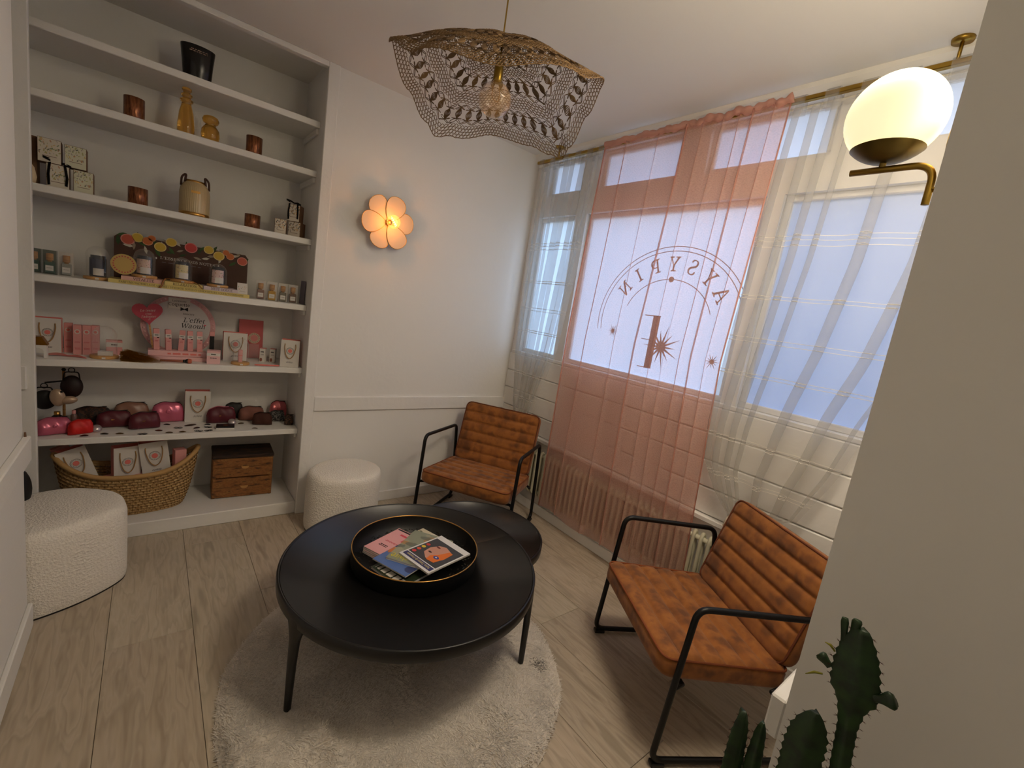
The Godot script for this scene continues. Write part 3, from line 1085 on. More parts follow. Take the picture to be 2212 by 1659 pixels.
# ---------------------------------------------------------------- pendant: crocheted cloth draped round a bulb
const PEND := Vector3(0.92, 2.45, 1.39)
var rim_pts := [[0.0, 0.385, 2.375], [45.0, 0.36, 2.275], [90.0, 0.32, 2.215], [135.0, 0.36, 2.235], [162.0, 0.385, 2.315], [180.0, 0.385, 2.37], [208.0, 0.385, 2.30], [227.0, 0.405, 2.23], [236.0, 0.425, 2.20], [245.0, 0.40, 2.222], [270.0, 0.335, 2.245], [300.0, 0.375, 2.235], [311.0, 0.415, 2.212], [318.0, 0.44, 2.195], [325.0, 0.415, 2.222], [342.0, 0.39, 2.31], [360.0, 0.385, 2.375]]

func rim_at(deg: float, col: int) -> float:
	deg = fposmod(deg, 360.0)
	for k in rim_pts.size() - 1:
		if deg <= rim_pts[k + 1][0]:
			var t: float = (deg - rim_pts[k][0]) / (rim_pts[k + 1][0] - rim_pts[k][0])
			t = t * t * (3 - 2 * t)
			return lerpf(rim_pts[k][col], rim_pts[k + 1][col], t)
	return rim_pts[0][col]

func shade_at(deg: float, r: float) -> Vector3:
	# a point of the cloth; r is 0 at the crown and 1 at the rim
	var e1 := Vector3(0.843, 0, 0.537)
	var e2 := Vector3(-0.537, 0, 0.843)
	var a := deg_to_rad(deg)
	var rr := rim_at(deg, 1) * r
	var drop := (2.455 - rim_at(deg, 2)) * pow(r, 1.7)
	return (e1 * cos(a) + e2 * sin(a)) * rr + Vector3(0, -drop + 0.005 * sin(a * 7 + r * 5) * r, 0)

func pendant() -> void:
	var o := thing("pendant_lamp", "golden crochet pendant lamp draped like a cloth above the coffee table", "lamp", PEND)
	var thread := mat(Color(0.44, 0.335, 0.20), 0.8)
	var dark := mat(Color(0.35, 0.26, 0.15), 0.8)
	var st := mb()
	tube(st, [Vector3(0, HC - 2.45, 0), Vector3(0, 0.0, 0)], 0.0028, 8)
	obj("cord", st, M.brass, o)
	st = mb(true)
	lathe(st, [Vector2(0, HC - 2.45 - 0.03), Vector2(0.045, HC - 2.45 - 0.03), Vector2(0.05, HC - 2.45), Vector2(0, HC - 2.45)], 24)
	obj("ceiling_cup", st, M.brass, o)
	var shade := Node3D.new()
	shade.name = "crochet_shade"
	o.add_child(shade)
	# rows of loops: netting
	var net := func(r0: float, r1: float, rows: int, per: int, thick: float):
		var q := mb()
		for row in rows:
			for k in per:
				var c := 360.0 * (k + 0.5 * (row % 2)) / per
				var w := 360.0 / per
				var a := lerpf(r0, r1, float(row) / rows)
				var b := lerpf(r0, r1, float(row + 1) / rows)
				var m := (a + b) / 2
				var h := (b - a) * 0.55
				var loop := []
				for j in 6:
					var t := TAU * j / 6
					loop.append(shade_at(c + 0.5 * w * cos(t), m + h * sin(t)) + Vector3(0, 0.0012 * sin(t * 2 + row), 0))
				tube(q, loop, thick, 3, true)
		return q
	var piece := obj("netting", net.call(0.90, 1.0, 4, 170, 0.0014), thread, shade)
	piece = obj("netting", net.call(0.615, 0.725, 5, 120, 0.0013), thread, shade)
	piece = obj("netting", net.call(0.34, 0.42, 4, 80, 0.0013), thread, shade)
	piece = obj("netting", net.call(0.03, 0.20, 9, 44, 0.0014), thread, shade)
	# bands of spindles with a four-petalled knot at each end
	for band in [[0.735, 0.89, 48], [0.43, 0.605, 36], [0.20, 0.335, 24]]:
		for k in band[2]:
			var deg: float = 360.0 * (k + 0.5) / band[2]
			var w: float = 360.0 / band[2]
			var q := mb()
			var r0: float = band[0]
			var r1: float = band[1]
			var rm := (r0 + r1) / 2
			var hh := (r1 - r0) / 2
			for side in [-0.40, -0.24, -0.08, 0.08, 0.24, 0.40]:
				var path := []
				for j in 7:
					var t := j / 6.0
					var bulge := sin(PI * t)
					path.append(shade_at(deg + w * side * 0.66 * pow(bulge, 1.5), rm + hh * 0.62 * (t * 2 - 1)))
				tube(q, path, 0.0019, 3)
			for e in [-1.0, 1.0]:
				var root := shade_at(deg, rm + e * hh * 0.62)
				for pe in [[-0.46, 0.40], [0.46, 0.40], [-0.44, -0.14], [0.44, -0.14]]:
					var tip := shade_at(deg + w * pe[0], rm + e * hh * (0.62 + pe[1]))
					var along_v: Vector3 = tip - root
					var side_v := shade_at(deg + w * 0.15, rm + e * hh * 0.62) - root
					var loop := []
					for j in 7:
						var t := TAU * j / 7
						loop.append(root + along_v * (0.5 - 0.5 * cos(t)) + side_v.normalized() * along_v.length() * 0.22 * sin(t))
					tube(q, loop, 0.0015, 3, true)
			# link to the next
			var link := []
			for j in 5:
				link.append(shade_at(deg + w * (0.3 + 0.1 * j), r1 - 0.004 + 0.006 * sin(PI * j / 4.0)))
			tube(q, link, 0.0010, 3)
			obj("spindle_motif", q, dark if k % 3 else thread, shade)
	# plaited edge
	st = mb()
	var edge := []
	for k in 260:
		edge.append(shade_at(360.0 * k / 260, 1.0) + Vector3(0, 0.0014 * sin(k * 2.1), 0))
	tube(st, edge, 0.0017, 5, true)
	obj("edging", st, thread, shade)
	st = mb(true)
	lathe(st, [Vector2(0.0, -0.145), Vector2(0.016, -0.145), Vector2(0.017, -0.13), Vector2(0.017, -0.09), Vector2(0.010, -0.08), Vector2(0.004, -0.07), Vector2(0.004, 0.0), Vector2(0, 0.0)], 20)
	obj("socket", st, M.brass, o)
	st = mb(true)
	var prof := []
	for k in 19:
		var a := PI * k / 20 - PI / 2
		prof.append(Vector2(0.0 if k == 0 else 0.06 * cos(a), -0.205 + 0.06 * sin(a)))
	prof.append(Vector2(0.016, -0.142))
	lathe(st, prof, 28)
	obj("bulb", st, glass(Color(0.80, 0.62, 0.36), 0.26), o)
	st = mb(true)
	tube(st, bend([Vector3(-0.012, -0.145, 0), Vector3(-0.018, -0.20, 0), Vector3(0.0, -0.215, 0.01), Vector3(0.018, -0.20, 0), Vector3(0.012, -0.145, 0)], 0.02), 0.0012, 5)
	obj("filament", st, mat(Color(0.55, 0.40, 0.18), 0.5, 0.6), o)

# ---------------------------------------------------------------- flower-shaped wall lamp
func flower_sconce() -> void:
	var o := thing("flower_wall_lamp", "lit flower-shaped wall lamp with six pale petals and clear bulb", "lamp", Vector3(1.10, 1.925, 0.0))
	var cloth := mat(Color(0.84, 0.77, 0.68), 0.7)
	cloth.backlight_enabled = true
	cloth.backlight = Color(0.3, 0.25, 0.2)
	cloth.cull_mode = BaseMaterial3D.CULL_DISABLED
	var st := mb(true)
	lathe(st, [Vector2(0, 0), Vector2(0.03, 0), Vector2(0.03, 0.012), Vector2(0.012, 0.016), Vector2(0.012, 0.05), Vector2(0, 0.05)], 24, Transform3D(Basis(Vector3(1, 0, 0), PI / 2), Vector3.ZERO))
	obj("wall_plate", st, M.gold, o)
	for k in 6:
		var a := deg_to_rad(8.0 + 60.0 * k)
		var t := Transform3D(Basis(Vector3(0, 0, 1), a), Vector3(0, 0, 0.055 + (0.006 if k % 2 else 0.0)))
		# petal: egg outline from the hub outwards, slightly dished
		var out := []
		for j in 32:
			var s := TAU * j / 32
			var u := 0.5 - 0.5 * cos(s)
			out.append(Vector3(0.016 + 0.154 * u, 0.070 * sin(s) * (0.62 + 0.62 * u) * 0.92, 0.010 * u * u))
		var petal := mb(true)
		var mid := Vector3(0.10, 0, 0.001)
		for j in 32:
			var p: Vector3 = out[j]
			var q: Vector3 = out[(j + 1) % 32]
			tri(petal, t * mid, t * q, t * p)
		var po := obj("petal", petal, cloth, o)
		var w := mb(true)
		var path := []
		for p in out: path.append(t * p)
		tube(w, path, 0.0019, 6, true)
		obj("wire_rim", w, M.gold, po)
	st = mb(true)
	lathe(st, [Vector2(0, 0.045), Vector2(0.016, 0.045), Vector2(0.017, 0.085), Vector2(0.014, 0.092), Vector2(0, 0.092)], 20, Transform3D(Basis(Vector3(1, 0, 0), PI / 2), Vector3.ZERO))
	obj("socket", st, M.gold, o)
	st = mb(true)
	var prof := []
	for k in 18:
		var a := PI * k / 20 - PI / 2
		prof.append(Vector2(0.0 if k == 0 else 0.042 * cos(a), 0.148 - 0.042 * sin(a)))
	prof.append(Vector2(0.013, 0.094))
	prof.reverse()
	lathe(st, prof, 28, Transform3D(Basis(Vector3(1, 0, 0), PI / 2), Vector3.ZERO))
	obj("bulb", st, glass(Color(1.0, 0.8, 0.5), 0.14), o)
	var glow := mat(Color(1, 0.8, 0.45), 0.5)
	glow.emission_enabled = true
	glow.emission = Color(1.0, 0.72, 0.36)
	glow.emission_energy_multiplier = 9.0
	st = mb(true)
	var path2 := []
	for k in 25:
		var t := k / 24.0
		path2.append(Vector3(-0.018 + 0.036 * t + 0.003 * sin(t * 30), 0.022 - 0.044 * t + 0.003 * cos(t * 30), 0.148 + 0.008 * sin(t * 30)))
	tube(st, path2, 0.0022, 5)
	obj("filament", st, glow, o)
	var l := OmniLight3D.new()
	l.name = "flower_lamp_light"
	l.light_color = Color(1.0, 0.66, 0.33)
	l.light_energy = 0.030
	l.light_size = 0.028
	l.omni_range = 8.0
	l.omni_attenuation = 2.0
	l.shadow_enabled = true
	l.position = Vector3(0, 0, 0.148)
	o.add_child(l)

# ---------------------------------------------------------------- globe on a brass arm
func globe_sconce(x: float, label: String) -> void:
	var o := thing("globe_wall_lamp", label, "lamp", Vector3(x, 1.86, ZP), 0.0, "globe wall lamps")
	var st := mb(true)
	lathe(st, [Vector2(0, 0), Vector2(0.05, 0), Vector2(0.05, 0.008), Vector2(0.047, 0.012), Vector2(0, 0.012)], 32, Transform3D(Basis(Vector3(1, 0, 0), -PI / 2), Vector3(0, 0.055, 0)))
	obj("wall_plate", st, M.brass, o)
	st = mb(true)
	tube(st, bend([Vector3(0, -0.045, -0.028), Vector3(0, 0.03, -0.028), Vector3(0, 0.03, -0.165)], 0.035, 8), 0.0065, 12)
	obj("arm", st, M.brass, o)
	st = mb(true)
	tube(st, [Vector3(0, -0.018, -0.004), Vector3(0, -0.018, -0.028)], 0.005, 10)
	obj("arm_mount", st, M.brass, o)
	var c := Vector3(0, 0.128, -0.112)
	st = mb(true)
	tube(st, [Vector3(0, 0.034, -0.112), Vector3(0, 0.056, -0.112)], 0.006, 10)
	var R := 0.083
	var prof := [Vector2(0, -R - 0.004)]
	for k in range(1, 8):
		var a := -PI / 2 + deg_to_rad(46.0) * k / 7
		prof.append(Vector2((R + 0.003) * cos(a), (R + 0.003) * sin(a)))
	lathe(st, prof, 36, Transform3D(Basis.IDENTITY, c))
	obj("cup", st, mat(Color(0.45, 0.38, 0.20), 0.4, 1.0), o)
	var opal := mat(Color(0.95, 0.94, 0.86), 0.25)
	opal.emission_enabled = true
	opal.emission = Color(1.0, 0.96, 0.76)
	opal.emission_energy_multiplier = 0.82
	st = mb(true)
	blob(st, c, Vector3(R, R, R), 48, 28)
	obj("globe", st, opal, o)
	var l := OmniLight3D.new()
	l.name = "globe_lamp_light"
	l.light_color = Color(1.0, 0.94, 0.80)
	l.light_energy = 0.26
	l.light_size = 0.08
	l.omni_range = 8.0
	l.omni_attenuation = 2.0
	l.shadow_enabled = true
	l.position = c
	o.add_child(l)

# ---------------------------------------------------------------- flat ceiling lamps out of view, above and behind the camera
func ceiling_lamp(label: String, at: Vector3, energy: float, size: Vector2) -> void:
	var o := thing("ceiling_lamp", label, "lamp", at, 0.0, "flat ceiling lamps")
	var st := mb()
	rbx(st, Vector3(-size.x / 2 - 0.012, 0.0, -size.y / 2 - 0.012), Vector3(size.x / 2 + 0.012, 0.05, size.y / 2 + 0.012), 0.004)
	obj("housing", st, M.white, o)
	var glow := mat(Color(0.95, 0.93, 0.88), 0.4)
	glow.emission_enabled = true
	glow.emission = Color(1.0, 0.93, 0.83)
	glow.emission_energy_multiplier = 1.2
	st = mb()
	bx(st, Vector3(-size.x / 2, -0.003, -size.y / 2), Vector3(size.x / 2, 0.0, size.y / 2))
	obj("diffuser", st, glow, o)
	var l := AreaLight3D.new()
	l.name = "ceiling_lamp_light"
	l.area_size = size
	l.light_color = Color(1.0, 0.93, 0.83)
	l.light_energy = energy
	l.light_size = 0.2
	l.shadow_enabled = true
	l.area_range = 9.0
	l.area_attenuation = 2.0
	l.position = Vector3(0, -0.008, 0)
	l.rotation.x = -PI / 2
	o.add_child(l)

# ---------------------------------------------------------------- cactus
func cactus() -> void:
	var o := thing("cactus", "dark green spiny cactus with flat joints in the near right corner", "cactus", Vector3(0.75, 0.0, 2.80))
	var green := mat(Color(1, 1, 1), 0.5)
	green.albedo_texture = noise_tex(0.02, 256, 256, ramp([[0.2, Color(0.06, 0.13, 0.05)], [0.5, Color(0.10, 0.20, 0.075)], [0.8, Color(0.14, 0.25, 0.09)]]), false, FastNoiseLite.TYPE_SIMPLEX_SMOOTH, 4, 71)
	tri_map(green, Vector3(6, 6, 6))
	var spine := mat(Color(0.30, 0.16, 0.12), 0.7)
	var pot := mat(Color(0.70, 0.66, 0.60), 0.8)
	var st := mb(true)
	lathe(st, [Vector2(0, 0), Vector2(0.12, 0), Vector2(0.125, 0.02), Vector2(0.155, 0.34), Vector2(0.16, 0.36), Vector2(0.145, 0.36), Vector2(0.14, 0.33), Vector2(0, 0.33)], 40)
	obj("pot", st, pot, o)
	st = mb(true)
	lathe(st, [Vector2(0.14, 0.331), Vector2(0.05, 0.345), Vector2(0, 0.348)], 24)
	obj("soil", st, mat(Color(0.16, 0.11, 0.08), 1.0), o)
	# joints: [foot, tip, half width at several heights, wings, turn]
	# across the line of sight: side axis
	var J := [
		[[Vector3(0, 0.34, 0.0), Vector3(0, 0.80, 0.035), Vector3(0, 0.925, 0.022), Vector3(0, 1.02, 0.014), Vector3(0, 1.13, 0.002)], [[0.34, 0.016], [0.80, 0.014], [0.93, 0.012], [0.985, 0.012], [1.015, 0.017], [1.035, 0.029], [1.065, 0.0285], [1.09, 0.025], [1.112, 0.018], [1.13, 0.009]], 0.0, 44],
		[[Vector3(-0.02, 0.34, -0.03), Vector3(-0.02, 0.80, -0.022), Vector3(-0.02, 0.985, -0.018)], [[0.34, 0.014], [0.75, 0.018], [0.86, 0.023], [0.92, 0.026], [0.95, 0.024], [0.972, 0.016], [0.985, 0.006]], 0.15, 34],
		[[Vector3(-0.03, 0.34, -0.06), Vector3(-0.03, 0.75, -0.098), Vector3(-0.03, 0.915, -0.103)], [[0.34, 0.012], [0.70, 0.017], [0.82, 0.018], [0.88, 0.015], [0.905, 0.009], [0.915, 0.004]], 0.9, 30],
		[[Vector3(-0.01, 0.34, -0.05), Vector3(-0.01, 0.75, -0.077), Vector3(-0.01, 0.905, -0.079)], [[0.34, 0.010], [0.70, 0.013], [0.84, 0.012], [0.89, 0.008], [0.905, 0.003]], 0.3, 26],
	]
	for j in J:
		var spine_pts: Array = j[0]
		var ws: Array = j[1]
		var n: int = j[3] * 2
		var y_lo: float = ws[0][0]
		var y_hi: float = ws[-1][0]
		var centre := func(yy: float):
			for k in spine_pts.size() - 1:
				if yy <= spine_pts[k + 1].y or k == spine_pts.size() - 2:
					var u: float = (yy - spine_pts[k].y) / (spine_pts[k + 1].y - spine_pts[k].y)
					return spine_pts[k].lerp(spine_pts[k + 1], u)
			return spine_pts[0]
		var dir := Vector3.UP
		var sd := Vector3(0.08, 0, 1).normalized().rotated(Vector3.UP, j[2])
		var fw := dir.cross(sd)
		var rings := []
		var width := func(yy: float):
			for k in ws.size() - 1:
				if yy <= ws[k + 1][0]:
					return lerpf(ws[k][1], ws[k + 1][1], (yy - ws[k][0]) / (ws[k + 1][0] - ws[k][0]))
			return ws[-1][1]
		st = mb(true)
		var sp := mb()
		for i in n + 1:
			var yy := lerpf(y_lo, y_hi, pow(float(i) / n, 0.72))
			var w: float = width.call(yy)
			w *= 1.0 + (0.06 if i % 2 else -0.05)
			var c: Vector3 = centre.call(yy)
			var ring := PackedVector3Array()
			# three- or four-ribbed section: two wide wings and a shallow keel
			for k in 24:
				var a := TAU * k / 24
				var q := pow(absf(cos(a)), 1.0) * signf(cos(a)) * w
				var keel := 0.30 * w + 0.004
				var f := sin(a) * keel * (1.0 - 0.55 * pow(absf(cos(a)), 0.7)) + (0.004 if k == 6 else 0.0)
				ring.append(c + sd * q + fw * f)
			rings.append(ring)
			if i % 2 == 1 and yy > 0.75:
				for s in [-1.0, 1.0]:
					for e in 3:
						var b: Vector3 = c + sd * s * w
						var d: Vector3 = (sd * s + dir * rng.randf_range(-0.6, 0.7) + fw * rng.randf_range(-0.7, 0.7)).normalized() * rng.randf_range(0.003, 0.007)
						var x := d.cross(Vector3.UP).normalized() * 0.0005
						var y := d.cross(x).normalized() * 0.0005
						tri(sp, b + x, b - x * 0.5 + y, b + d)
						tri(sp, b - x * 0.5 + y, b - x * 0.5 - y, b + d)
						tri(sp, b - x * 0.5 - y, b + x, b + d)
		for i in n:
			for k in 24:
				quad(st, rings[i][k], rings[i][(k + 1) % 24], rings[i + 1][(k + 1) % 24], rings[i + 1][k])
		for k in range(1, 23):
			tri(st, rings[n][0], rings[n][k], rings[n][k + 1])
		var jo := obj("joint", st, green, o)
		var so := obj("spine", sp, spine, jo)
		so.set_meta("kind", "stuff")
	# small side shoots with square tips on the tall joint
	for k in [[Vector3(0.0, 1.045, 0.035), Vector3(0.0, 1.058, 0.056), 0.006, 0.013], [Vector3(0.0, 1.052, -0.020), Vector3(0.0, 1.062, -0.036), 0.006, 0.0095], [Vector3(0.0, 1.095, -0.013), Vector3(-0.002, 1.135, -0.019), 0.004, 0.0055], [Vector3(0.0, 1.115, -0.006), Vector3(0.0, 1.140, -0.005), 0.005, 0.007]]:
		st = mb(true)
		var a: Vector3 = k[0]
		var b: Vector3 = k[1]
		var d := (b - a).normalized()
		var x := d.cross(Vector3(1, 0.1, 0)).normalized()
		var y := d.cross(x)
		var prev := PackedVector3Array()
		for i in 7:
			var t := i / 6.0
			var w := lerpf(k[2], k[3], smoothstep(0.2, 0.9, t)) * (0.75 if i == 6 else 1.0)
			var ring := PackedVector3Array()
			for m in 12:
				var an := TAU * m / 12
				var rr := w * (0.72 + 0.28 * absf(cos(an * 1.5)))
				ring.append(a.lerp(b, t) + x * cos(an) * rr + y * sin(an) * rr * 0.7)
			if i:
				for m in 12: quad(st, prev[m], prev[(m + 1) % 12], ring[(m + 1) % 12], ring[m])
			prev = ring
		for m in range(1, 11): tri(st, prev[0], prev[m], prev[m + 1])
		obj("shoot", st, green, o)
	var leaf := mat(Color(0.52, 0.50, 0.12), 0.6)
	for p in [[Vector3(0.0, 1.035, -0.026), Vector3(-0.005, 1.022, -0.045)], [Vector3(0.0, 1.078, -0.020), Vector3(-0.005, 1.086, -0.033)]]:
		st = mb(true)
		var m: Vector3 = (p[0] + p[1]) / 2 + Vector3(0, 0.003, 0)
		tube(st, [p[0], m, p[1]], func(t): return 0.0006 + 0.0016 * sin(PI * minf(1.0, t + 0.15)), 6)
		obj("leaf", st, leaf, o)

# ---------------------------------------------------------------- makers of shelf goods
func floral(sd: int, base: Color, inks: Array, n := 46) -> StandardMaterial3D:
	# printed sprigs on card
	var im := Image.create(96, 96, false, Image.FORMAT_RGB8)
	im.fill(base)
	var r := RandomNumberGenerator.new()
	r.seed = sd
	for k in n:
		var c := Vector2(r.randf() * 96, r.randf() * 64)
		var ax := r.randf_range(1.5, 7.5)
		var ay := r.randf_range(1.0, 3.5)
		var a := r.randf() * PI
		var col: Color = inks[r.randi() % inks.size()]
		for y in range(maxi(0, int(c.y - 8)), mini(96, int(c.y + 9))):
			for x in range(maxi(0, int(c.x - 8)), mini(96, int(c.x + 9))):
				var d := (Vector2(x, y) - c).rotated(a)
				if (d.x / ax) ** 2 + (d.y / ay) ** 2 < 1.0: im.set_pixel(x, y, im.get_pixel(x, y).lerp(col, 0.75))
	im.fill_rect(Rect2i(18, 70, 60, 2), Color(0.45, 0.35, 0.3))
	var m := mat(Color(1, 1, 1), 0.6)
	m.albedo_texture = ImageTexture.create_from_image(im)
	return m

func dashes(o: Node, m: Material, at: Vector3, w: float, rows: int, h: float, called := "small_print", t := Basis.IDENTITY) -> void:
	# lines of print too small to read
	var st := mb()
	var r := RandomNumberGenerator.new()
	r.seed = int(absf(at.x) * 1000.0) + rows
	for k in rows:
		var x := -w / 2 + r.randf_range(0, w * 0.12)
		while x < w / 2 - 0.001:
			var l := minf(r.randf_range(0.08, 0.22) * w, w / 2 - x)
			bx(st, Vector3(x, -k * h * 1.8 - h / 2, -0.0002), Vector3(x + l, -k * h * 1.8 + h / 2, 0.0004), Transform3D(t, at))
			x += l + w * 0.05
	var o2 := obj(called, st, m, o)
	o2.set_meta("kind", "stuff")

func paper_bag(label: String, at: Vector3, b: Basis, w: float, h: float, d: float, group := "white paper gift bags") -> Node3D:
	var o := thing("gift_bag", label, "bag", at, 0.0, group)
	o.basis = b
	var st := mb()
	var t := 0.0012
	for z in [-d / 2, d / 2 - t]:
		bx(st, Vector3(-w / 2, 0, z), Vector3(w / 2, h, z + t))
	bx(st, Vector3(-w / 2, 0, -d / 2), Vector3(w / 2, t, d / 2))
	obj("body", st, M.paper, o)
	for s in [-1, 1]:
		st = mb()
		var x: float = s * w / 2
		# gusset folded a little inwards
		for e in [[-d / 2, 0.0], [0.0, d / 2]]:
			var xa: float = x - s * (0.0 if e[0] != 0.0 else 0.006)
			var xb: float = x - s * (0.006 if e[0] != 0.0 else 0.0)
			quad(st, Vector3(xa, 0, e[0]), Vector3(xb, 0, e[1]), Vector3(xb, h, e[1]), Vector3(xa, h, e[0]))
		var g := obj("gusset", st, M.pink_sheet, o)
	st = mb()
	var zf := d / 2 + 0.0006
	var lip := mb()
	bx(lip, Vector3(-w / 2 + 0.001, h - 0.02, -d / 2 + t), Vector3(w / 2 - 0.001, h + 0.001, -d / 2 + t + 0.0006))
	obj("lining", lip, M.coral, o)
	# rope handle
	st = mb(true)
	var path := [Vector3(-w * 0.28, h * 0.86, zf), Vector3(-w * 0.30, h * 0.72, zf + 0.006), Vector3(-w * 0.20, h * 0.42, zf + 0.010), Vector3(0.0, h * 0.30, zf + 0.010), Vector3(w * 0.20, h * 0.42, zf + 0.010), Vector3(w * 0.31, h * 0.72, zf + 0.006), Vector3(w * 0.28, h * 0.86, zf)]
	tube(st, bend(path, 0.03, 5), 0.0026, 6)
	obj("rope_handle", st, M.rope, o)
	# emblem: ring of letters round a disc
	var c := Vector3(0.0, h * 0.60, zf)
	var r := w * 0.20
	st = mb()
	for rr in [r, r * 0.96]:
		var ring := []
		for k in 28: ring.append(c + Vector3(rr * cos(TAU * k / 28), rr * sin(TAU * k / 28), 0))
		tube(st, ring, 0.0005, 4, true)
	for k in 18:
		var a := TAU * k / 18
		bx(st, Vector3(r * 0.74, -0.0012, -0.0002), Vector3(r * 0.86, 0.0012, 0.0004), Transform3D(Basis(Vector3(0, 0, 1), a), c))
	obj("emblem_ring", st, M.grey_ink, o).set_meta("kind", "stuff")
	st = mb()
	var poly := PackedVector2Array()
	for k in 40:
		var a := TAU * k / 40
		poly.append(Vector2(cos(a), sin(a)) * r * (0.56 if k % 2 else 0.50))
	prism(st, poly, 0, 0.0006, Transform3D(Basis.IDENTITY, c))
	obj("emblem", st, M.coral, o)
	dashes(o, M.grey_ink, Vector3(0.0, h * 0.19, zf), w * 0.34, 2, 0.0028)
	return o

func card_box(called: String, label: String, at: Vector3, turn: float, s: Vector3, body: Material, face: Material, group := "") -> Node3D:
	# carton: stands on its base, front towards +z
	var o := thing(called, label, "box", at, turn, group)
	var st := mb()
	rbx(st, Vector3(-s.x / 2, 0, -s.z / 2), Vector3(s.x / 2, s.y, s.z / 2), 0.0012)
	obj("carton", st, body, o)
	if face:
		st = mb()
		var z := s.z / 2 + 0.0003
		var e := 0.0015
		quad(st, Vector3(-s.x / 2 + e, e, z), Vector3(s.x / 2 - e, e, z), Vector3(s.x / 2 - e, s.y - e, z), Vector3(-s.x / 2 + e, s.y - e, z))
		obj("front_print", st, face, o)
	return o

func copper_cup(label: String, at: Vector3, r: float, h: float) -> void:
	var o := thing("copper_cup", label, "candle", at, 0.0, "copper candle cups")
	var st := mb(true)
	lathe(st, [Vector2(0, 0), Vector2(r - 0.003, 0), Vector2(r, 0.004), Vector2(r, h * 0.5), Vector2(r, h), Vector2(r - 0.003, h), Vector2(r - 0.003, h * 0.6), Vector2(0, h * 0.6)], 32)
	obj("cup", st, M.copper, o)
	st = mb(true)
	lathe(st, [Vector2(r - 0.003, h * 0.62), Vector2(0, h * 0.62)], 24)
	obj("wax", st, mat(Color(0.82, 0.76, 0.66), 0.6), o)

func perfume(label: String, at: Vector3, turn: float, juice: Color, white_card: bool, w := 0.05, h := 0.112) -> void:
	var o := thing("perfume_box", label, "perfume", at, turn, "boxed perfume bottles")
	var d := 0.036
	var st := mb()
	bx(st, Vector3(-w / 2, 0, -d / 2), Vector3(w / 2, h, -d / 2 + 0.001))
	bx(st, Vector3(-w / 2, 0, -d / 2), Vector3(w / 2, 0.001, d / 2))
	obj("card", st, M.paper if white_card else mat(Color(0.42, 0.45, 0.40), 0.7), o)
	st = mb()
	for f in [[Vector3(-w / 2, 0, d / 2), Vector3(w / 2, 0, d / 2), Vector3(w / 2, h, d / 2), Vector3(-w / 2, h, d / 2)], [Vector3(w / 2, 0, d / 2), Vector3(w / 2, 0, -d / 2), Vector3(w / 2, h, -d / 2), Vector3(w / 2, h, d / 2)], [Vector3(-w / 2, 0, -d / 2), Vector3(-w / 2, 0, d / 2), Vector3(-w / 2, h, d / 2), Vector3(-w / 2, h, -d / 2)], [Vector3(-w / 2, h, d / 2), Vector3(w / 2, h, d / 2), Vector3(w / 2, h, -d / 2), Vector3(-w / 2, h, -d / 2)]]:
		quad(st, f[0], f[1], f[2], f[3])
	obj("clear_case", st, M.clear, o)
	st = mb()
	rbx(st, Vector3(-w * 0.36, 0.004, -0.011), Vector3(w * 0.36, h * 0.52, 0.011), 0.003)
	obj("bottle", st, mat(juice, 0.15), o)
	st = mb(true)
	lathe(st, [Vector2(0, h * 0.52), Vector2(w * 0.16, h * 0.52), Vector2(w * 0.16, h * 0.58), Vector2(w * 0.25, h * 0.58), Vector2(w * 0.26, h * 0.60), Vector2(w * 0.26, h * 0.86), Vector2(0, h * 0.87)], 18)
	obj("cap", st, M.wood, o)
	st = mb()
	bx(st, Vector3(-w * 0.27, h * 0.14, 0.0112), Vector3(w * 0.27, h * 0.36, 0.0118))
	obj("label", st, M.paper, o)
	dashes(o, M.grey_ink, Vector3(0, h * 0.26, 0.0119), w * 0.4, 1, 0.0024)

func glass_dome(label: String, at: Vector3, r: float, h: float) -> Node3D:
	var o := thing("glass_dome", label, "dome", at, 0.0, "small glass domes")
	var st := mb(true)
	lathe(st, [Vector2(0, 0), Vector2(r + 0.006, 0), Vector2(r + 0.008, 0.003), Vector2(r + 0.008, 0.011), Vector2(r + 0.006, 0.014), Vector2(0, 0.014)], 36)
	obj("wooden_base", st, M.light_wood, o)
	st = mb(true)
	var prof := [Vector2(r, 0.0145), Vector2(r, h - r)]
	for k in range(1, 11):
		var a := PI / 2 * k / 10
		prof.append(Vector2(0.0 if k == 10 else r * cos(a), h - r + r * sin(a)))
	lathe(st, prof, 36)
	obj("cloche", st, M.clear, o)
	st = mb()
	bx(st, Vector3(-0.007, 0.003, r + 0.0078), Vector3(0.007, 0.011, r + 0.0085))
	obj("tag", st, M.paper, o)
	return o

func scent_jar(label: String, at: Vector3, r: float, h: float, face: Material) -> void:
	var o := thing("scent_jar", label, "jar", at, 0.0, "scented jars under the domes")
	var st := mb(true)
	lathe(st, [Vector2(0, 0), Vector2(r - 0.003, 0), Vector2(r, 0.003), Vector2(r, h * 0.86), Vector2(r - 0.004, h * 0.9), Vector2(r - 0.004, h), Vector2(0, h)], 28)
	obj("jar", st, mat(Color(0.10, 0.11, 0.19), 0.12), o)
	# wrap-around label
	st = mb(true)
	grid(st, 16, 1, func(u, v): return Vector3((r + 0.0006) * sin(lerpf(-1.15, 0.75, u)), lerpf(h * 0.08, h * 0.82, v), (r + 0.0006) * cos(lerpf(-1.15, 0.75, u))))
	obj("label", st, face, o)
	st = mb(true)
	grid(st, 10, 1, func(u, v): return Vector3((r + 0.001) * sin(lerpf(-0.5, 0.78, u)), lerpf(h * 0.08, h * 0.40, v), (r + 0.001) * cos(lerpf(-0.5, 0.78, u))))
	obj("white_band", st, M.paper, o)

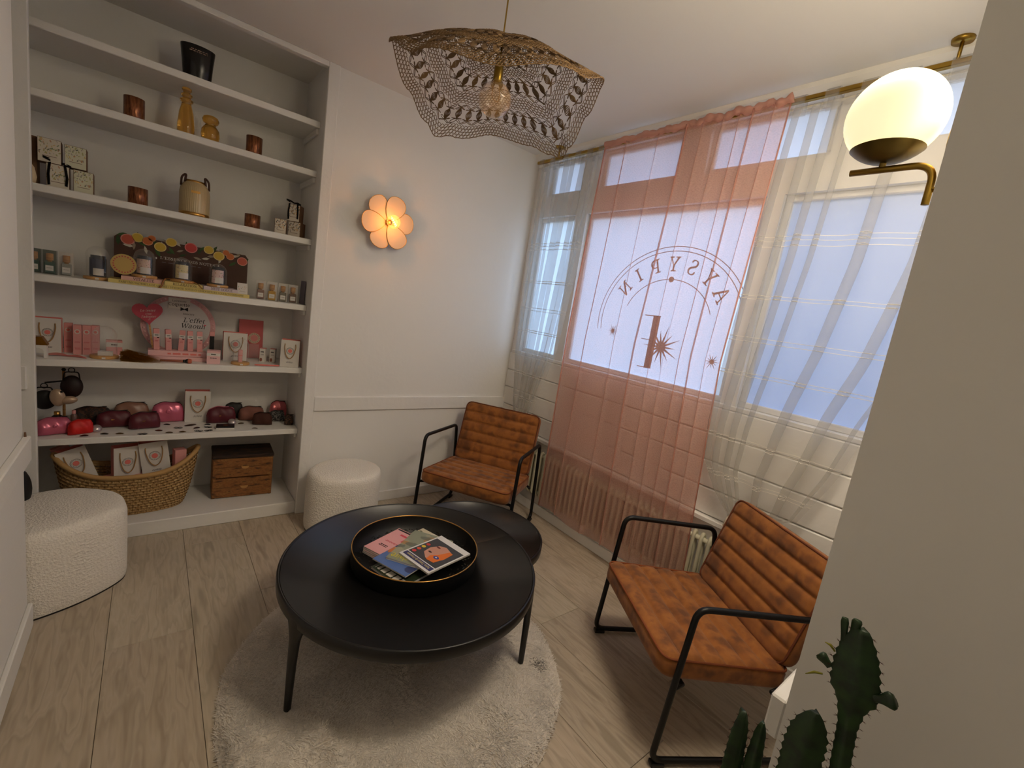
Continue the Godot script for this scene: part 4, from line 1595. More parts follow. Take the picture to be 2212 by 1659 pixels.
func pouch(label: String, at: Vector3, turn: float, s: Vector3, m: Material, zip := Color(0.08, 0.06, 0.06), button := false, lean := 0.0) -> Node3D:
	# soft zipped case: wide flat-bottomed lens with a rounded top
	var o := thing("cosmetic_pouch", label, "pouch", at, turn, "zipped cosmetic pouches")
	if lean != 0.0: o.basis = Basis(Vector3.UP, turn) * Basis(Vector3.RIGHT, lean)
	var st := mb(true)
	var sec := func(u: float, a: float):
		# u along the width -1..1, a round the section
		var e := pow(maxf(0.0, 1.0 - pow(absf(u), 5.0)), 0.5)
		var hgt: float = s.y * (0.52 + 0.48 * pow(maxf(0.0, 1.0 - pow(absf(u), 3.2)), 0.5)) * (1.0 if absf(u) < 1.0 else 0.9)
		var ca := cos(a)
		var sa := sin(a)
		var z: float = s.z / 2 * signf(ca) * pow(absf(ca), 0.75) * e * (1.0 - 0.30 * maxf(0.0, sa))
		var y: float = hgt * (0.5 + 0.5 * signf(sa) * pow(absf(sa), 0.55 if sa < 0 else 0.95))
		var wob := 0.03 * sin(u * 7.0 + a * 2.0) * s.z
		return Vector3(u * s.x / 2, maxf(0.0, y + (wob if sa > 0.1 else 0.0)), z + wob * ca)
	grid(st, 22, 24, func(u, v): return sec.call(u * 2 - 1, TAU * v - PI / 2), Vector2.ONE, true)
	for k in [-1.0, 1.0]:
		var c: Vector3 = Vector3(k * s.x / 2, s.y * 0.25, 0)
		for i in 24:
			var p: Vector3 = sec.call(k, TAU * i / 24.0)
			var q: Vector3 = sec.call(k, TAU * (i + 1) / 24.0)
			if k > 0: tri(st, c, q, p)
			else: tri(st, c, p, q)
	obj("body", st, m, o)
	st = mb(true)
	var path := []
	for k in 15: path.append(sec.call(lerpf(-0.86, 0.86, k / 14.0), PI / 2) + Vector3(0, 0.0008, 0))
	tube(st, path, 0.0024, 6)
	obj("zip", st, mat(zip, 0.6), o)
	st = mb()
	var e2: Vector3 = sec.call(0.62, PI / 2)
	rbx(st, e2 + Vector3(-0.010, 0.0018, -0.0035), e2 + Vector3(0.010, 0.0055, 0.0035), 0.001)
	obj("zip_pull", st, M.black, o)
	if button:
		st = mb(true)
		var b: Vector3 = sec.call(0.0, 0.15)
		blob(st, b + Vector3(0, 0, 0.001), Vector3(s.y * 0.11, s.y * 0.11, 0.004), 14, 6)
		obj("button", st, m, o)
	return o

# ---------------------------------------------------------------- top three shelves
func top_rows() -> void:
	var y: float = SHELF[0]
	var o := thing("black_vase", "tall black oval candle vessel alone on the top shelf", "vase", Vector3(0.115, y, -0.2))
	var st := mb(true)
	lathe(st, [Vector2(0, 0), Vector2(0.056, 0), Vector2(0.059, 0.004), Vector2(0.067, 0.10), Vector2(0.074, 0.165), Vector2(0.074, 0.170), Vector2(0.069, 0.170), Vector2(0.062, 0.10), Vector2(0, 0.10)], 40, Transform3D(Basis.from_scale(Vector3(1, 1, 0.62)), Vector3.ZERO))
	obj("vessel", st, mat(Color(0.03, 0.018, 0.022), 0.2), o)
	dashes(o, mat(Color(0.55, 0.45, 0.38), 0.5), Vector3(0.0, 0.146, 0.0462), 0.075, 2, 0.0045, "script")
	y = SHELF[1]
	copper_cup("larger copper candle cup left of the amber vases", Vector3(-0.132, y, -0.2), 0.041, 0.11)
	copper_cup("copper candle cup right of the amber vases, second shelf", Vector3(0.386, y, -0.2), 0.040, 0.106)
	var amber := mat(Color(0.93, 0.72, 0.34, 0.05), 0.06)
	amber.refraction_enabled = true
	amber.refraction_scale = 0.05
	o = thing("amber_vase", "tall amber glass vase with three stacked rings at the neck", "vase", Vector3(0.074, y, -0.2), 0.0, "amber glass vases")
	st = mb(true)
	lathe(st, [Vector2(0, 0), Vector2(0.034, 0), Vector2(0.038, 0.006), Vector2(0.037, 0.06), Vector2(0.031, 0.12), Vector2(0.022, 0.155), Vector2(0.020, 0.165), Vector2(0.029, 0.174), Vector2(0.029, 0.180), Vector2(0.019, 0.187), Vector2(0.017, 0.192), Vector2(0.025, 0.200), Vector2(0.025, 0.206), Vector2(0.016, 0.212), Vector2(0.015, 0.217), Vector2(0.021, 0.226), Vector2(0.021, 0.235), Vector2(0.016, 0.238)], 32)
	obj("glass", st, amber, o)
	o = thing("amber_vase", "squat amber glass vase with one fat ring on top", "vase", Vector3(0.18, y, -0.2), 0.0, "amber glass vases")
	st = mb(true)
	lathe(st, [Vector2(0, 0), Vector2(0.026, 0), Vector2(0.037, 0.012), Vector2(0.043, 0.042), Vector2(0.040, 0.072), Vector2(0.026, 0.092), Vector2(0.022, 0.097), Vector2(0.034, 0.106), Vector2(0.039, 0.120), Vector2(0.033, 0.135), Vector2(0.020, 0.141)], 32)
	obj("glass", st, amber, o)
	y = SHELF[2]
	copper_cup("copper candle cup left of the ribbed glass jar, third shelf", Vector3(-0.113, y, -0.2), 0.040, 0.086)
	copper_cup("copper candle cup right of the ribbed glass jar, third shelf", Vector3(0.397, y, -0.2), 0.040, 0.080)
	o = thing("ribbed_jar", "ribbed cream glass candle jar with gold base and leather handle", "candle", Vector3(0.122, y, -0.2))
	st = mb(true)
	var rows := [[0.0, 0.064], [0.006, 0.067], [0.024, 0.067], [0.125, 0.067], [0.148, 0.063], [0.166, 0.053], [0.178, 0.042]]
	for i in rows.size() - 1:
		for k in 144:
			var q := []
			for w in [[i, k], [i, k + 1], [i + 1, k + 1], [i + 1, k]]:
				var a: float = TAU * w[1] / 144
				var r: float = rows[w[0]][1] * (1.0 + (0.022 * absf(sin(a * 24)) if w[0] >= 2 else 0.0))
				q.append(Vector3(r * cos(a), rows[w[0]][0], -r * sin(a)))
			quad(st, q[0], q[1], q[2], q[3])
	obj("glass", st, mat(Color(0.74, 0.66, 0.50), 0.2), o)
	st = mb(true)
	lathe(st, [Vector2(0.066, 0.0), Vector2(0.069, 0.001), Vector2(0.069, 0.020), Vector2(0.066, 0.022)], 40)
	obj("base_band", st, M.gold, o)
	st = mb(true)
	lathe(st, [Vector2(0.044, 0.175), Vector2(0.044, 0.186), Vector2(0.0, 0.187)], 32)
	obj("lid", st, M.gold, o)
	st = mb()
	bx(st, Vector3(-0.02, 0.118, 0.0675), Vector3(0.02, 0.130, 0.0695))
	obj("plate", st, M.gold, o)
	for s in [-1, 1]:
		st = mb(true)
		tube(st, bend([Vector3(s * 0.062, 0.150, 0.012), Vector3(s * 0.060, 0.195, 0.014), Vector3(s * 0.040, 0.215, 0.016), Vector3(s * 0.046, 0.170, 0.018)], 0.015, 4), 0.0055, 6)
		obj("leather_handle", st, mat(Color(0.24, 0.12, 0.06), 0.7), o)
	# gift boxes with printed flowers
	var green := [Color(0.42, 0.48, 0.30), Color(0.62, 0.62, 0.36), Color(0.80, 0.66, 0.36), Color(0.30, 0.30, 0.24), Color(0.72, 0.50, 0.34), Color(0.60, 0.56, 0.54)]
	var warm := [Color(0.70, 0.42, 0.24), Color(0.80, 0.60, 0.30), Color(0.25, 0.22, 0.20), Color(0.50, 0.46, 0.36), Color(0.45, 0.42, 0.40)]
	var f1 := floral(3, Color(0.84, 0.81, 0.74), green)
	var f2 := floral(8, Color(0.83, 0.82, 0.72), green)
	var f3 := floral(5, Color(0.84, 0.80, 0.74), warm, 60)
	var G := "floral gift cartons"
	var bz := -0.20
	card_box("gift_box", "tall plain brown carton at the far left of the third shelf", Vector3(-0.498, y, bz - 0.03), 0.0, Vector3(0.06, 0.212, 0.07), M.kraft, null, G)
	card_box("gift_box", "floral gift carton tied with black ribbon, lower left of the stack", Vector3(-0.399, y, bz), 0.06, Vector3(0.077, 0.106, 0.077), M.kraft, f1, G)
	card_box("gift_box", "floral gift carton at the lower right of the left-hand stack", Vector3(-0.312, y, bz), 0.03, Vector3(0.070, 0.103, 0.07), M.kraft, f2, G)
	card_box("gift_box", "floral gift carton at the upper left of the left-hand stack", Vector3(-0.425, y + 0.107, bz), 0.05, Vector3(0.077, 0.104, 0.077), M.kraft, f1, G)
	card_box("gift_box", "green floral gift carton at the upper right of the left-hand stack", Vector3(-0.338, y + 0.107, bz), 0.02, Vector3(0.074, 0.098, 0.07), M.kraft, f2, G)
	ribbon(Vector3(-0.399, y, bz), 0.06, 0.077, 0.1062)
	card_box("gift_box", "small floral carton at the lower left of the right-hand stack", Vector3(0.545, y, -0.19), -0.25, Vector3(0.062, 0.088, 0.062), M.kraft, f3, G)
	card_box("gift_box", "small floral carton below the ribboned one, right-hand stack", Vector3(0.635, y, -0.20), -0.62, Vector3(0.072, 0.090, 0.072), M.kraft, f3, G)
	card_box("gift_box", "small floral carton tied with black ribbon atop the right-hand stack", Vector3(0.623, y + 0.0905, -0.20), -0.55, Vector3(0.070, 0.098, 0.070), M.kraft, f3, G)
	ribbon(Vector3(0.623, y + 0.0905, -0.20), -0.55, 0.070, 0.0982)
	o = thing("linen_sachet", "cream linen sachet beside the brown carton, cut off by the post", "sachet", Vector3(-0.492, y, -0.14))
	st = mb(true)
	lathe(st, [Vector2(0, 0), Vector2(0.026, 0), Vector2(0.031, 0.03), Vector2(0.024, 0.07), Vector2(0.010, 0.092), Vector2(0.014, 0.106), Vector2(0, 0.106)], 18, Transform3D(Basis.from_scale(Vector3(1, 1, 0.7)), Vector3.ZERO))
	obj("bag", st, mat(Color(0.82, 0.74, 0.60), 0.9), o)

func ribbon(at: Vector3, turn: float, w: float, h: float) -> void:
	var o := thing("ribbon", "black satin ribbon tied round the floral carton below the brown one" if at.x < 0 else "black satin ribbon bow on the topmost small floral carton", "ribbon", at, turn)
	var black := mat(Color(0.03, 0.028, 0.03), 0.45)
	var strap := func(path: Array, wd: float, axis: Vector3):
		var st := mb(true)
		for k in path.size() - 1:
			quad(st, path[k] - axis * wd, path[k] + axis * wd, path[k + 1] + axis * wd, path[k + 1] - axis * wd)
			quad(st, path[k] + axis * wd, path[k] - axis * wd, path[k + 1] - axis * wd, path[k + 1] + axis * wd)
		return st
	var z := w / 2 + 0.002
	obj("band", strap.call([Vector3(-w * 0.38, h * 0.1, z), Vector3(-w * 0.40, h * 0.55, z + 0.004), Vector3(-w * 0.34, h + 0.004, z), Vector3(-w * 0.1, h + 0.012, z - 0.01)], 0.005, Vector3(0.94, 0.3, 0)), black, o)
	obj("band", strap.call([Vector3(w * 0.36, h * 0.16, z + 0.003), Vector3(w * 0.40, h * 0.5, z + 0.008), Vector3(w * 0.30, h + 0.004, z), Vector3(0, h + 0.010, z - 0.01)], 0.005, Vector3(0.94, -0.2, 0)), black, o)
	obj("bow_loop", strap.call([Vector3(0, h + 0.008, z - 0.01), Vector3(-w * 0.3, h + 0.018, z - 0.005), Vector3(-w * 0.62, h + 0.022, z), Vector3(-w * 0.3, h + 0.012, z)], 0.005, Vector3(0, 0.9, 0.3)), black, o)
	obj("bow_loop", strap.call([Vector3(0, h + 0.008, z - 0.01), Vector3(w * 0.3, h + 0.010, z - 0.005), Vector3(w * 0.58, h + 0.002, z), Vector3(w * 0.3, h + 0.002, z)], 0.005, Vector3(0, 0.9, 0.3)), black, o)

# ---------------------------------------------------------------- fourth shelf: scents
func perfume_row() -> void:
	var y: float = SHELF[3]
	perfume("boxed green perfume half hidden by the left post", Vector3(-0.484, y, -0.20), 0.0, Color(0.16, 0.30, 0.24), false)
	perfume("boxed green perfume second from the left post", Vector3(-0.431, y, -0.19), 0.0, Color(0.16, 0.30, 0.25), false)
	perfume("boxed clear perfume with white card left of the first dome", Vector3(-0.374, y, -0.19), 0.0, Color(0.60, 0.60, 0.56), true)
	var inks := [Color(0.70, 0.45, 0.30), Color(0.45, 0.50, 0.35), Color(0.80, 0.70, 0.45), Color(0.55, 0.40, 0.42)]
	var dark_label := mat(Color(0.10, 0.11, 0.26), 0.5)
	glass_dome("glass dome left of the brown display, over a dark blue jar", Vector3(-0.262, y, -0.19), 0.047, 0.165)
	scent_jar("dark blue scent jar under the leftmost glass dome", Vector3(-0.262, y + 0.0145, -0.19), 0.032, 0.105, dark_label)
	# the display
	var o := thing("counter_display", "brown card display with citrus garland and stepped plaques", "display", Vector3(0.09, y, 0))
	var brown := mat(Color(0.30, 0.185, 0.13), 0.65)
	var yellow := mat(Color(0.84, 0.76, 0.46), 0.6)
	var st := mb()
	prism(st, PackedVector2Array([Vector2(-0.30, 0), Vector2(0.315, 0), Vector2(0.315, 0.225), Vector2(0.30, 0.245), Vector2(-0.285, 0.245), Vector2(-0.30, 0.23)]), -0.345, -0.340)
	obj("backboard", st, brown, o)
	st = mb()
	rbx(st, Vector3(-0.31, 0, -0.335), Vector3(0.30, 0.019, -0.105), 0.001)
	obj("base_plinth", st, yellow, o)
	words("PARFUMS NATURELS DE GRASSE • SYNERGIE D'HUILES ESSENTIELLES • OLFACTOTHÉRAPIE", 0.0095, M.ink, o, Vector3(0.0, 0.0095, -0.1045), Basis.IDENTITY, true, "lettering", 0.54)
	for p in [["VITALITÉ", -0.262, -0.093, Color(0.86, 0.68, 0.62), 0.5], ["RELAXATION", -0.09, 0.077, Color(0.84, 0.76, 0.48), 0.62], ["NUIT DOUCE", 0.080, 0.243, Color(0.82, 0.76, 0.78), 0.62]]:
		st = mb()
		rbx(st, Vector3(p[1], 0.0192, -0.33), Vector3(p[2], 0.039, -0.115), 0.001)
		var pl := obj("plaque", st, mat(p[3], 0.6), o)
		words(p[0], 0.0125, M.ink, pl, Vector3((p[1] + p[2]) / 2 + 0.004, 0.029, -0.1145), Basis.IDENTITY, true, "lettering", (p[2] - p[1]) * p[4])
	words("L'ESSENCE DES NOTES", 0.0145, M.paper, o, Vector3(0.02, 0.155, -0.3395), Basis.IDENTITY, true, "title", 0.255)
	for s in [-1, 1]:
		st = mb(true)
		blob(st, Vector3(0.02 + s * 0.145, 0.153 + 0.004 * s, -0.339), Vector3(0.004, 0.006, 0.001), 10, 6)
		obj("drop", st, M.paper, o)
	dashes(o, M.grey_ink, Vector3(-0.02, 0.132, -0.3395), 0.20, 1, 0.003)
	dashes(o, M.grey_ink, Vector3(-0.22, 0.135, -0.3395), 0.10, 2, 0.003)
	# citrus garland along the top
	var cols := {"o": Color(0.80, 0.42, 0.16), "g": Color(0.78, 0.34, 0.24), "y": Color(0.82, 0.68, 0.22), "p": Color(0.80, 0.22, 0.20)}
	for f in [["g", -0.245, 0.225, 0.030], ["y", -0.205, 0.242, 0.026], ["o", -0.163, 0.232, 0.024], ["o", -0.145, 0.25, 0.018], ["y", -0.108, 0.212, 0.027], ["y", -0.06, 0.247, 0.025], ["p", 0.03, 0.235, 0.030], ["y", 0.115, 0.240, 0.025], ["y", 0.165, 0.215, 0.028], ["o", 0.20, 0.24, 0.018], ["o", 0.222, 0.222, 0.021], ["g", 0.285, 0.205, 0.027]]:
		st = mb()
		prism(st, ellipse(f[3], f[3] * 0.92, 22, f[1], f[2]), -0.339, -0.335)
		var rind := obj("citrus_slice", st, mat(cols[f[0]].lightened(0.35), 0.6), o)
		st = mb()
		prism(st, ellipse(f[3] * 0.84, f[3] * 0.77, 22, f[1], f[2]), -0.335, -0.3342)
		obj("flesh", st, mat(cols[f[0]], 0.5), rind)
	rng.seed = 77
	for k in 34:
		var x := -0.28 + 0.58 * k / 33.0 + rng.randf_range(-0.008, 0.008)
		var a := rng.randf_range(0.0, TAU)
		st = mb()
		var l := rng.randf_range(0.016, 0.027)
		var c: Color = [Color(0.16, 0.27, 0.12), Color(0.24, 0.36, 0.17), Color(0.80, 0.78, 0.72), Color(0.62, 0.56, 0.48)][k % 4]
		prism(st, PackedVector2Array([Vector2(-l, 0), Vector2(-l * 0.3, l * 0.32), Vector2(l * 0.4, l * 0.26), Vector2(l, 0), Vector2(l * 0.4, -l * 0.26), Vector2(-l * 0.3, -l * 0.32)]), 0, 0.0008, Transform3D(Basis(Vector3(0, 0, 1), a), Vector3(x, 0.215 + 0.034 * sin(k * 1.9), -0.3395 + 0.0001 * k)))
		obj("leaf", st, mat(c, 0.7), o)
	st = mb()
	prism(st, ellipse(0.050, 0.050, 36), -0.003, 0.003, Transform3D(Basis.IDENTITY, Vector3(-0.252, 0.095, -0.112)))
	obj("round_tag", st, mat(Color(0.74, 0.62, 0.36), 0.7), o)
	st = mb()
	for k in 22:
		var a := TAU * k / 22
		bx(st, Vector3(0.036, -0.0025, 0.003), Vector3(0.042, 0.0025, 0.0036), Transform3D(Basis(Vector3(0, 0, 1), a), Vector3(-0.252, 0.095, -0.112)))
	obj("tag_print", st, M.red_ink, o).set_meta("kind", "stuff")
	st = mb(true)
	tube(st, bend([Vector3(-0.085, 0.05, -0.118), Vector3(-0.095, 0.04, -0.108), Vector3(-0.10, 0.012, -0.101), Vector3(-0.115, -0.006, -0.098)], 0.01, 4), 0.004, 6)
	tube(st, bend([Vector3(-0.085, 0.052, -0.118), Vector3(-0.02, 0.058, -0.112), Vector3(0.05, 0.05, -0.112), Vector3(0.075, 0.02, -0.103)], 0.02, 4), 0.0022, 6)
	obj("gold_ribbon", st, mat(Color(0.55, 0.34, 0.12), 0.4), o).set_meta("label", "gold ribbon tied over the middle plaque")
	# domes on the plaques
	var yy := y + 0.0392
	var n := 0
	for d in [[-0.082, 0.046, 0.148, "first"], [0.078, 0.044, 0.135, "middle"], [0.241, 0.044, 0.130, "last"]]:
		var lb: String = ["glass dome on the pink plaque of the brown display", "glass dome on the yellow plaque of the brown display", "glass dome on the lilac plaque of the brown display"][n]
		glass_dome(lb, Vector3(d[0], yy, -0.185), d[1], d[2])
		var lj: String = ["scent jar with pink flowered label on the brown display", "scent jar with yellow flowered label on the brown display", "scent jar with red flowered label on the brown display"][n]
		scent_jar(lj, Vector3(d[0], yy + 0.0145, -0.185), 0.034, 0.098, floral(20 + n, [Color(0.84, 0.72, 0.66), Color(0.82, 0.76, 0.56), Color(0.84, 0.72, 0.70)][n], inks, 30))
		n += 1
	o = thing("leaflet", "small white card with flowers at the right end of the display", "card", Vector3(0.356, y + 0.0192, -0.13))
	st = mb()
	bx(st, Vector3(-0.026, 0, -0.001), Vector3(0.026, 0.062, 0.001))
	obj("card", st, M.paper, o)
	st = mb()
	quad(st, Vector3(-0.024, 0.004, 0.0012), Vector3(0.024, 0.004, 0.0012), Vector3(0.024, 0.045, 0.0012), Vector3(-0.024, 0.045, 0.0012))
	obj("print", st, floral(44, Color(0.85, 0.83, 0.80), [Color(0.75, 0.35, 0.25), Color(0.5, 0.55, 0.4), Color(0.8, 0.7, 0.5)], 16), o)
	perfume("boxed rosy perfume, first of four right of the display", Vector3(0.452, y, -0.15), -0.12, Color(0.50, 0.36, 0.30), true, 0.052)
	perfume("boxed yellow perfume, second of four right of the display", Vector3(0.512, y, -0.15), -0.12, Color(0.72, 0.54, 0.16), true, 0.054)
	perfume("boxed clear perfume, third of four right of the display", Vector3(0.572, y, -0.15), -0.12, Color(0.45, 0.42, 0.36), true, 0.05)
	perfume("boxed brown perfume, last of four right of the display", Vector3(0.628, y, -0.15), -0.12, Color(0.40, 0.28, 0.20), true, 0.052)
	o = thing("mauve_card", "mauve card leaning on the right side of the scent shelf", "card", Vector3(0.686, y, -0.18))
	st = mb()
	bx(st, Vector3(-0.001, 0, -0.055), Vector3(0.001, 0.145, 0.055), Transform3D(Basis(Vector3(0, 0, 1), -0.04), Vector3.ZERO))
	obj("card", st, mat(Color(0.46, 0.42, 0.48), 0.6), o)

# ---------------------------------------------------------------- fifth shelf: pink goods
func pink_row() -> void:
	var y: float = SHELF[4]
	var st: SurfaceTool
	paper_bag("white gift bag behind the gold-roofed house, left end of the pink shelf", Vector3(-0.45, y, -0.27), Basis.IDENTITY, 0.097, 0.176, 0.05)
	paper_bag("white gift bag behind the small lipstick dome on the pink shelf", Vector3(0.350, y, -0.27), Basis.IDENTITY, 0.124, 0.172, 0.05)
	paper_bag("white gift bag with coral sides at the right end of the pink shelf", Vector3(0.634, y, -0.135), Basis(Vector3.UP, -0.30), 0.105, 0.168, 0.055)
	var o := thing("house_ornament", "little white arched house with a gold roof", "ornament", Vector3(-0.468, y, -0.13))
	st = mb()
	var poly := PackedVector2Array([Vector2(-0.032, 0), Vector2(-0.022, 0), Vector2(-0.022, 0.030)])
	for k in 9: poly.append(Vector2(-0.022 * cos(PI * k / 8), 0.030 + 0.018 * sin(PI * k / 8)))
	poly.append_array(PackedVector2Array([Vector2(0.022, 0), Vector2(0.032, 0), Vector2(0.032, 0.062), Vector2(-0.032, 0.062)]))
	prism(st, poly, -0.02, 0.02)
	obj("walls", st, M.paint, o)
	st = mb()
	prism(st, PackedVector2Array([Vector2(-0.036, 0.062), Vector2(0.036, 0.062), Vector2(0.016, 0.100), Vector2(-0.016, 0.100)]), -0.023, 0.023)
	obj("roof", st, mat(Color(0.56, 0.38, 0.10), 0.4, 0.7), o)
	# pink skincare cartons
	var spots := [[-0.382, -0.31, "behind on the left"], [-0.343, -0.26, "front left"], [-0.309, -0.262, "front middle"], [-0.277, -0.28, "right"]]
	var k := 0
	for s in spots:
		var b := card_box("skincare_box", ["pink skincare carton standing furthest left and back beside the bag", "pink skincare carton, front left of the group beside the dome", "pink skincare carton, middle of the group beside the dome", "pink skincare carton closest to the large glass dome"][k], Vector3(s[0], y, s[1]), 0.0, Vector3(0.032, 0.152, 0.032), M.pink, null, "pink skincare cartons")
		st = mb()
		prism(st, ellipse(0.0115, 0.0115, 20, 0, 0.118), 0.0161, 0.0166)
		obj("white_spot", st, M.paper, b)
		st = mb()
		prism(st, ellipse(0.007, 0.007, 16, 0, 0.118), 0.0166, 0.017)
		obj("pink_spot", st, M.coral, b)
		dashes(b, M.rose, Vector3(0, 0.066, 0.0163), 0.022, 2, 0.002)
		dashes(b, M.rose, Vector3(0, 0.034, 0.0163), 0.022, 3, 0.002)
		k += 1
	o = thing("pink_ribbon", "curled pink satin ribbon lying in front of the pink cartons", "ribbon", Vector3(-0.38, y, -0.20))
	st = mb(true)
	grid(st, 20, 3, func(u, v): return Vector3(lerpf(-0.07, 0.08, u), 0.001 + 0.006 * absf(sin(u * 6.0)) * (0.4 + v), lerpf(0.02, -0.035, v) * (1.0 - 0.75 * u) + 0.07 * u * u), Vector2.ONE)
	var satin := mat(Color(0.80, 0.45, 0.42), 0.35)
	satin.cull_mode = BaseMaterial3D.CULL_DISABLED
	obj("band", st, satin, o)
	glass_dome("large empty-looking glass dome left of the gold tinsel, over a white box", Vector3(-0.236, y, -0.18), 0.05, 0.165)
	card_box("white_box", "low white box under the large glass dome", Vector3(-0.232, y + 0.0145, -0.175), 0.0, Vector3(0.058, 0.020, 0.034), M.paper, null)
	var pb := card_box("pink_box", "small pink box with cream band half hidden by the gold tinsel", Vector3(-0.205, y, -0.305), 0.1, Vector3(0.066, 0.077, 0.04), M.pink, null)
	st = mb()
	bx(st, Vector3(-0.033, 0.042, 0.0201), Vector3(0.033, 0.066, 0.0206))
	obj("band", st, M.paper, pb)
	dashes(pb, M.ink, Vector3(0, 0.054, 0.0207), 0.03, 1, 0.006)
	# gold tinsel
	o = thing("gold_tinsel", "spray of dark gold tinsel lying in front of the round sign", "decoration", Vector3(-0.14, y, -0.13))
	st = mb()
	rng.seed = 21
	for i in 900:
		var a := rng.randf_range(-0.32, 0.28)
		var l := rng.randf_range(0.05, 0.17)
		var y0 := 0.06 * (1.0 - absf(a)) * rng.randf()
		var p := Vector3(-0.035 + rng.randf_range(0, 0.04), y0, rng.randf_range(-0.02, 0.04))
		var q := p + Vector3(l * cos(a), -y0 * rng.randf_range(0.5, 0.95), l * sin(a) + 0.02 * rng.randf())
		q.y = maxf(0.001, q.y)
		var w := Vector3(0, 0.0007, 0.0011)
		tri(st, p - w, p + w, q)
		tri(st, p + w, p - w, q)
	obj("strands", st, mat(Color(0.82, 0.63, 0.26), 0.45, 0.15), o).set_meta("kind", "stuff")
	# round sign; the painted face on it is left out
	o = thing("round_sign", "round white sign with beaded pink border and black script", "sign", Vector3(0.078, y, -0.345))
	var face := mat(Color(0.80, 0.78, 0.77), 0.6)
	var R := 0.176
	st = mb()
	prism(st, ellipse(R, R, 56, 0, R), -0.004, 0.0)
	obj("border", st, mat(Color(0.82, 0.62, 0.62), 0.6), o)
	st = mb()
	prism(st, ellipse(R - 0.026, R - 0.026, 56, 0, R), 0.0, 0.001)
	obj("face", st, face, o)
	st = mb(true)
	blob(st, Vector3.ZERO, Vector3(0.0055, 0.0055, 0.002), 10, 6)
	var bead := mesh_of(st)
	for i in 44:
		var a := TAU * i / 44
		inst("bead", bead, M.pale_pink, o, Transform3D(Basis.IDENTITY, Vector3((R - 0.013) * cos(a), R + (R - 0.013) * sin(a), 0.001)))
	st = mb()
	rbx(st, Vector3(-0.055, 0.275, 0.001), Vector3(0.047, 0.338, 0.005), 0.001)
	var pl := obj("plaque", st, M.paper, o)
	words("La Femme", 0.010, M.ink, pl, Vector3(-0.004, 0.320, 0.0055))
	words("Coquette", 0.018, M.ink, pl, Vector3(-0.004, 0.300, 0.0055))
	st = mb()
	prism(st, PackedVector2Array([Vector2(0, 0.002), Vector2(0.018, 0.011), Vector2(0.018, -0.011), Vector2(0, -0.002), Vector2(-0.018, -0.011), Vector2(-0.018, 0.011)]), 0.005, 0.007, Transform3D(Basis.IDENTITY, Vector3(0.020, 0.276, 0)))
	obj("bow", st, M.ink, pl)
	var sk := Basis(Vector3(1, 0, 0), Vector3(0.22, 1, 0), Vector3(0, 0, 1))
	words("Mascara", 0.010, M.ink, o, Vector3(0.042, 0.249, 0.0015), sk)
	words("L'effet", 0.026, M.ink, o, Vector3(0.070, 0.213, 0.0015), sk)
	words("Waouh", 0.026, M.ink, o, Vector3(0.066, 0.180, 0.0015), sk)
	st = mb()
	prism(st, heart(0.006), 0.001, 0.002, Transform3D(Basis.IDENTITY, Vector3(0.122, 0.190, 0)))
	obj("red_heart", st, M.rose, o)
	o = thing("heart_sign", "dark pink heart sign with white handwriting", "sign", Vector3(-0.066, y + 0.24, -0.315))
	o.basis = Basis(Vector3(0, 0, 1), 0.12)
	st = mb()
	prism(st, heart(0.068), -0.002, 0.002)
	obj("heart", st, mat(Color(0.72, 0.27, 0.33), 0.6), o)
	for w in [["Le tester", 0.015, 0.012], ["c'est", 0.012, -0.006], ["l'adopter", 0.014, -0.022], ["!!!", 0.010, -0.038]]:
		words(w[0], w[1] * 0.82, M.paper, o, Vector3(0.002, w[2], 0.0022), sk)
	st = mb()
	bx(st, Vector3(-0.004, -0.24, -0.006), Vector3(0.004, -0.03, -0.0022))
	obj("stick", st, M.light_wood, o)
	# mascara stand
	o = thing("mascara_stand", "pale pink stepped stand under the mascara cartons", "display", Vector3(0.07, y, -0.225))
	st = mb()
	rbx(st, Vector3(-0.133, 0, -0.05), Vector3(0.133, 0.022, 0.055), 0.0015)
	obj("lower_step", st, M.pale_pink, o)
	st = mb()
	rbx(st, Vector3(-0.133, 0.022, -0.05), Vector3(0.133, 0.05, 0.035), 0.0015)
	obj("upper_step", st, M.pale_pink, o)
	dashes(o, M.coral, Vector3(0.02, 0.036, 0.0353), 0.17, 1, 0.009, "script")
	k = 0
	for x in [-0.026, 0.027, 0.083, 0.126, 0.171]:
		var m := card_box("mascara_carton", ["pink mascara carton below the heart sign, first of the row", "second pink mascara carton on the stand, counting from the heart", "middle one of the five pink mascara cartons", "fourth pink mascara carton on the stand, counting from the heart", "fifth pink mascara carton, beside the black tube"][k], Vector3(x, y + 0.0505, -0.222), [0.1, 0.2, -0.12, 0.1, 0.0][k], Vector3(0.026, 0.116, 0.02), M.pink, null, "pink mascara cartons")
		m.basis = m.basis * Basis(Vector3(0, 0, 1), [0.02, 0.04, -0.05, 0.03, 0.03][k])
		st = mb()
		bx(st, Vector3(-0.0132, 0.072, -0.0102), Vector3(0.0132, 0.090, 0.0104))
		obj("cream_band", st, M.paper, m)
		dashes(m, M.grey_ink, Vector3(0, 0.082, 0.0106), 0.018, 1, 0.006)
		st = mb()
		bx(st, Vector3(0.002, 0.066, 0.0101), Vector3(0.011, 0.071, 0.0106))
		obj("black_bow", st, M.ink, m)
		dashes(m, M.rose, Vector3(0, 0.052, 0.0102), 0.014, 2, 0.0022)
		k += 1
	o = thing("mascara_tube", "black and pink mascara tube at the end of the carton row", "mascara", Vector3(0.228, y + 0.0, -0.225))
	st = mb()
	rbx(st, Vector3(-0.011, 0.0, -0.009), Vector3(0.011, 0.145, 0.009), 0.002)
	obj("tube", st, M.black, o)
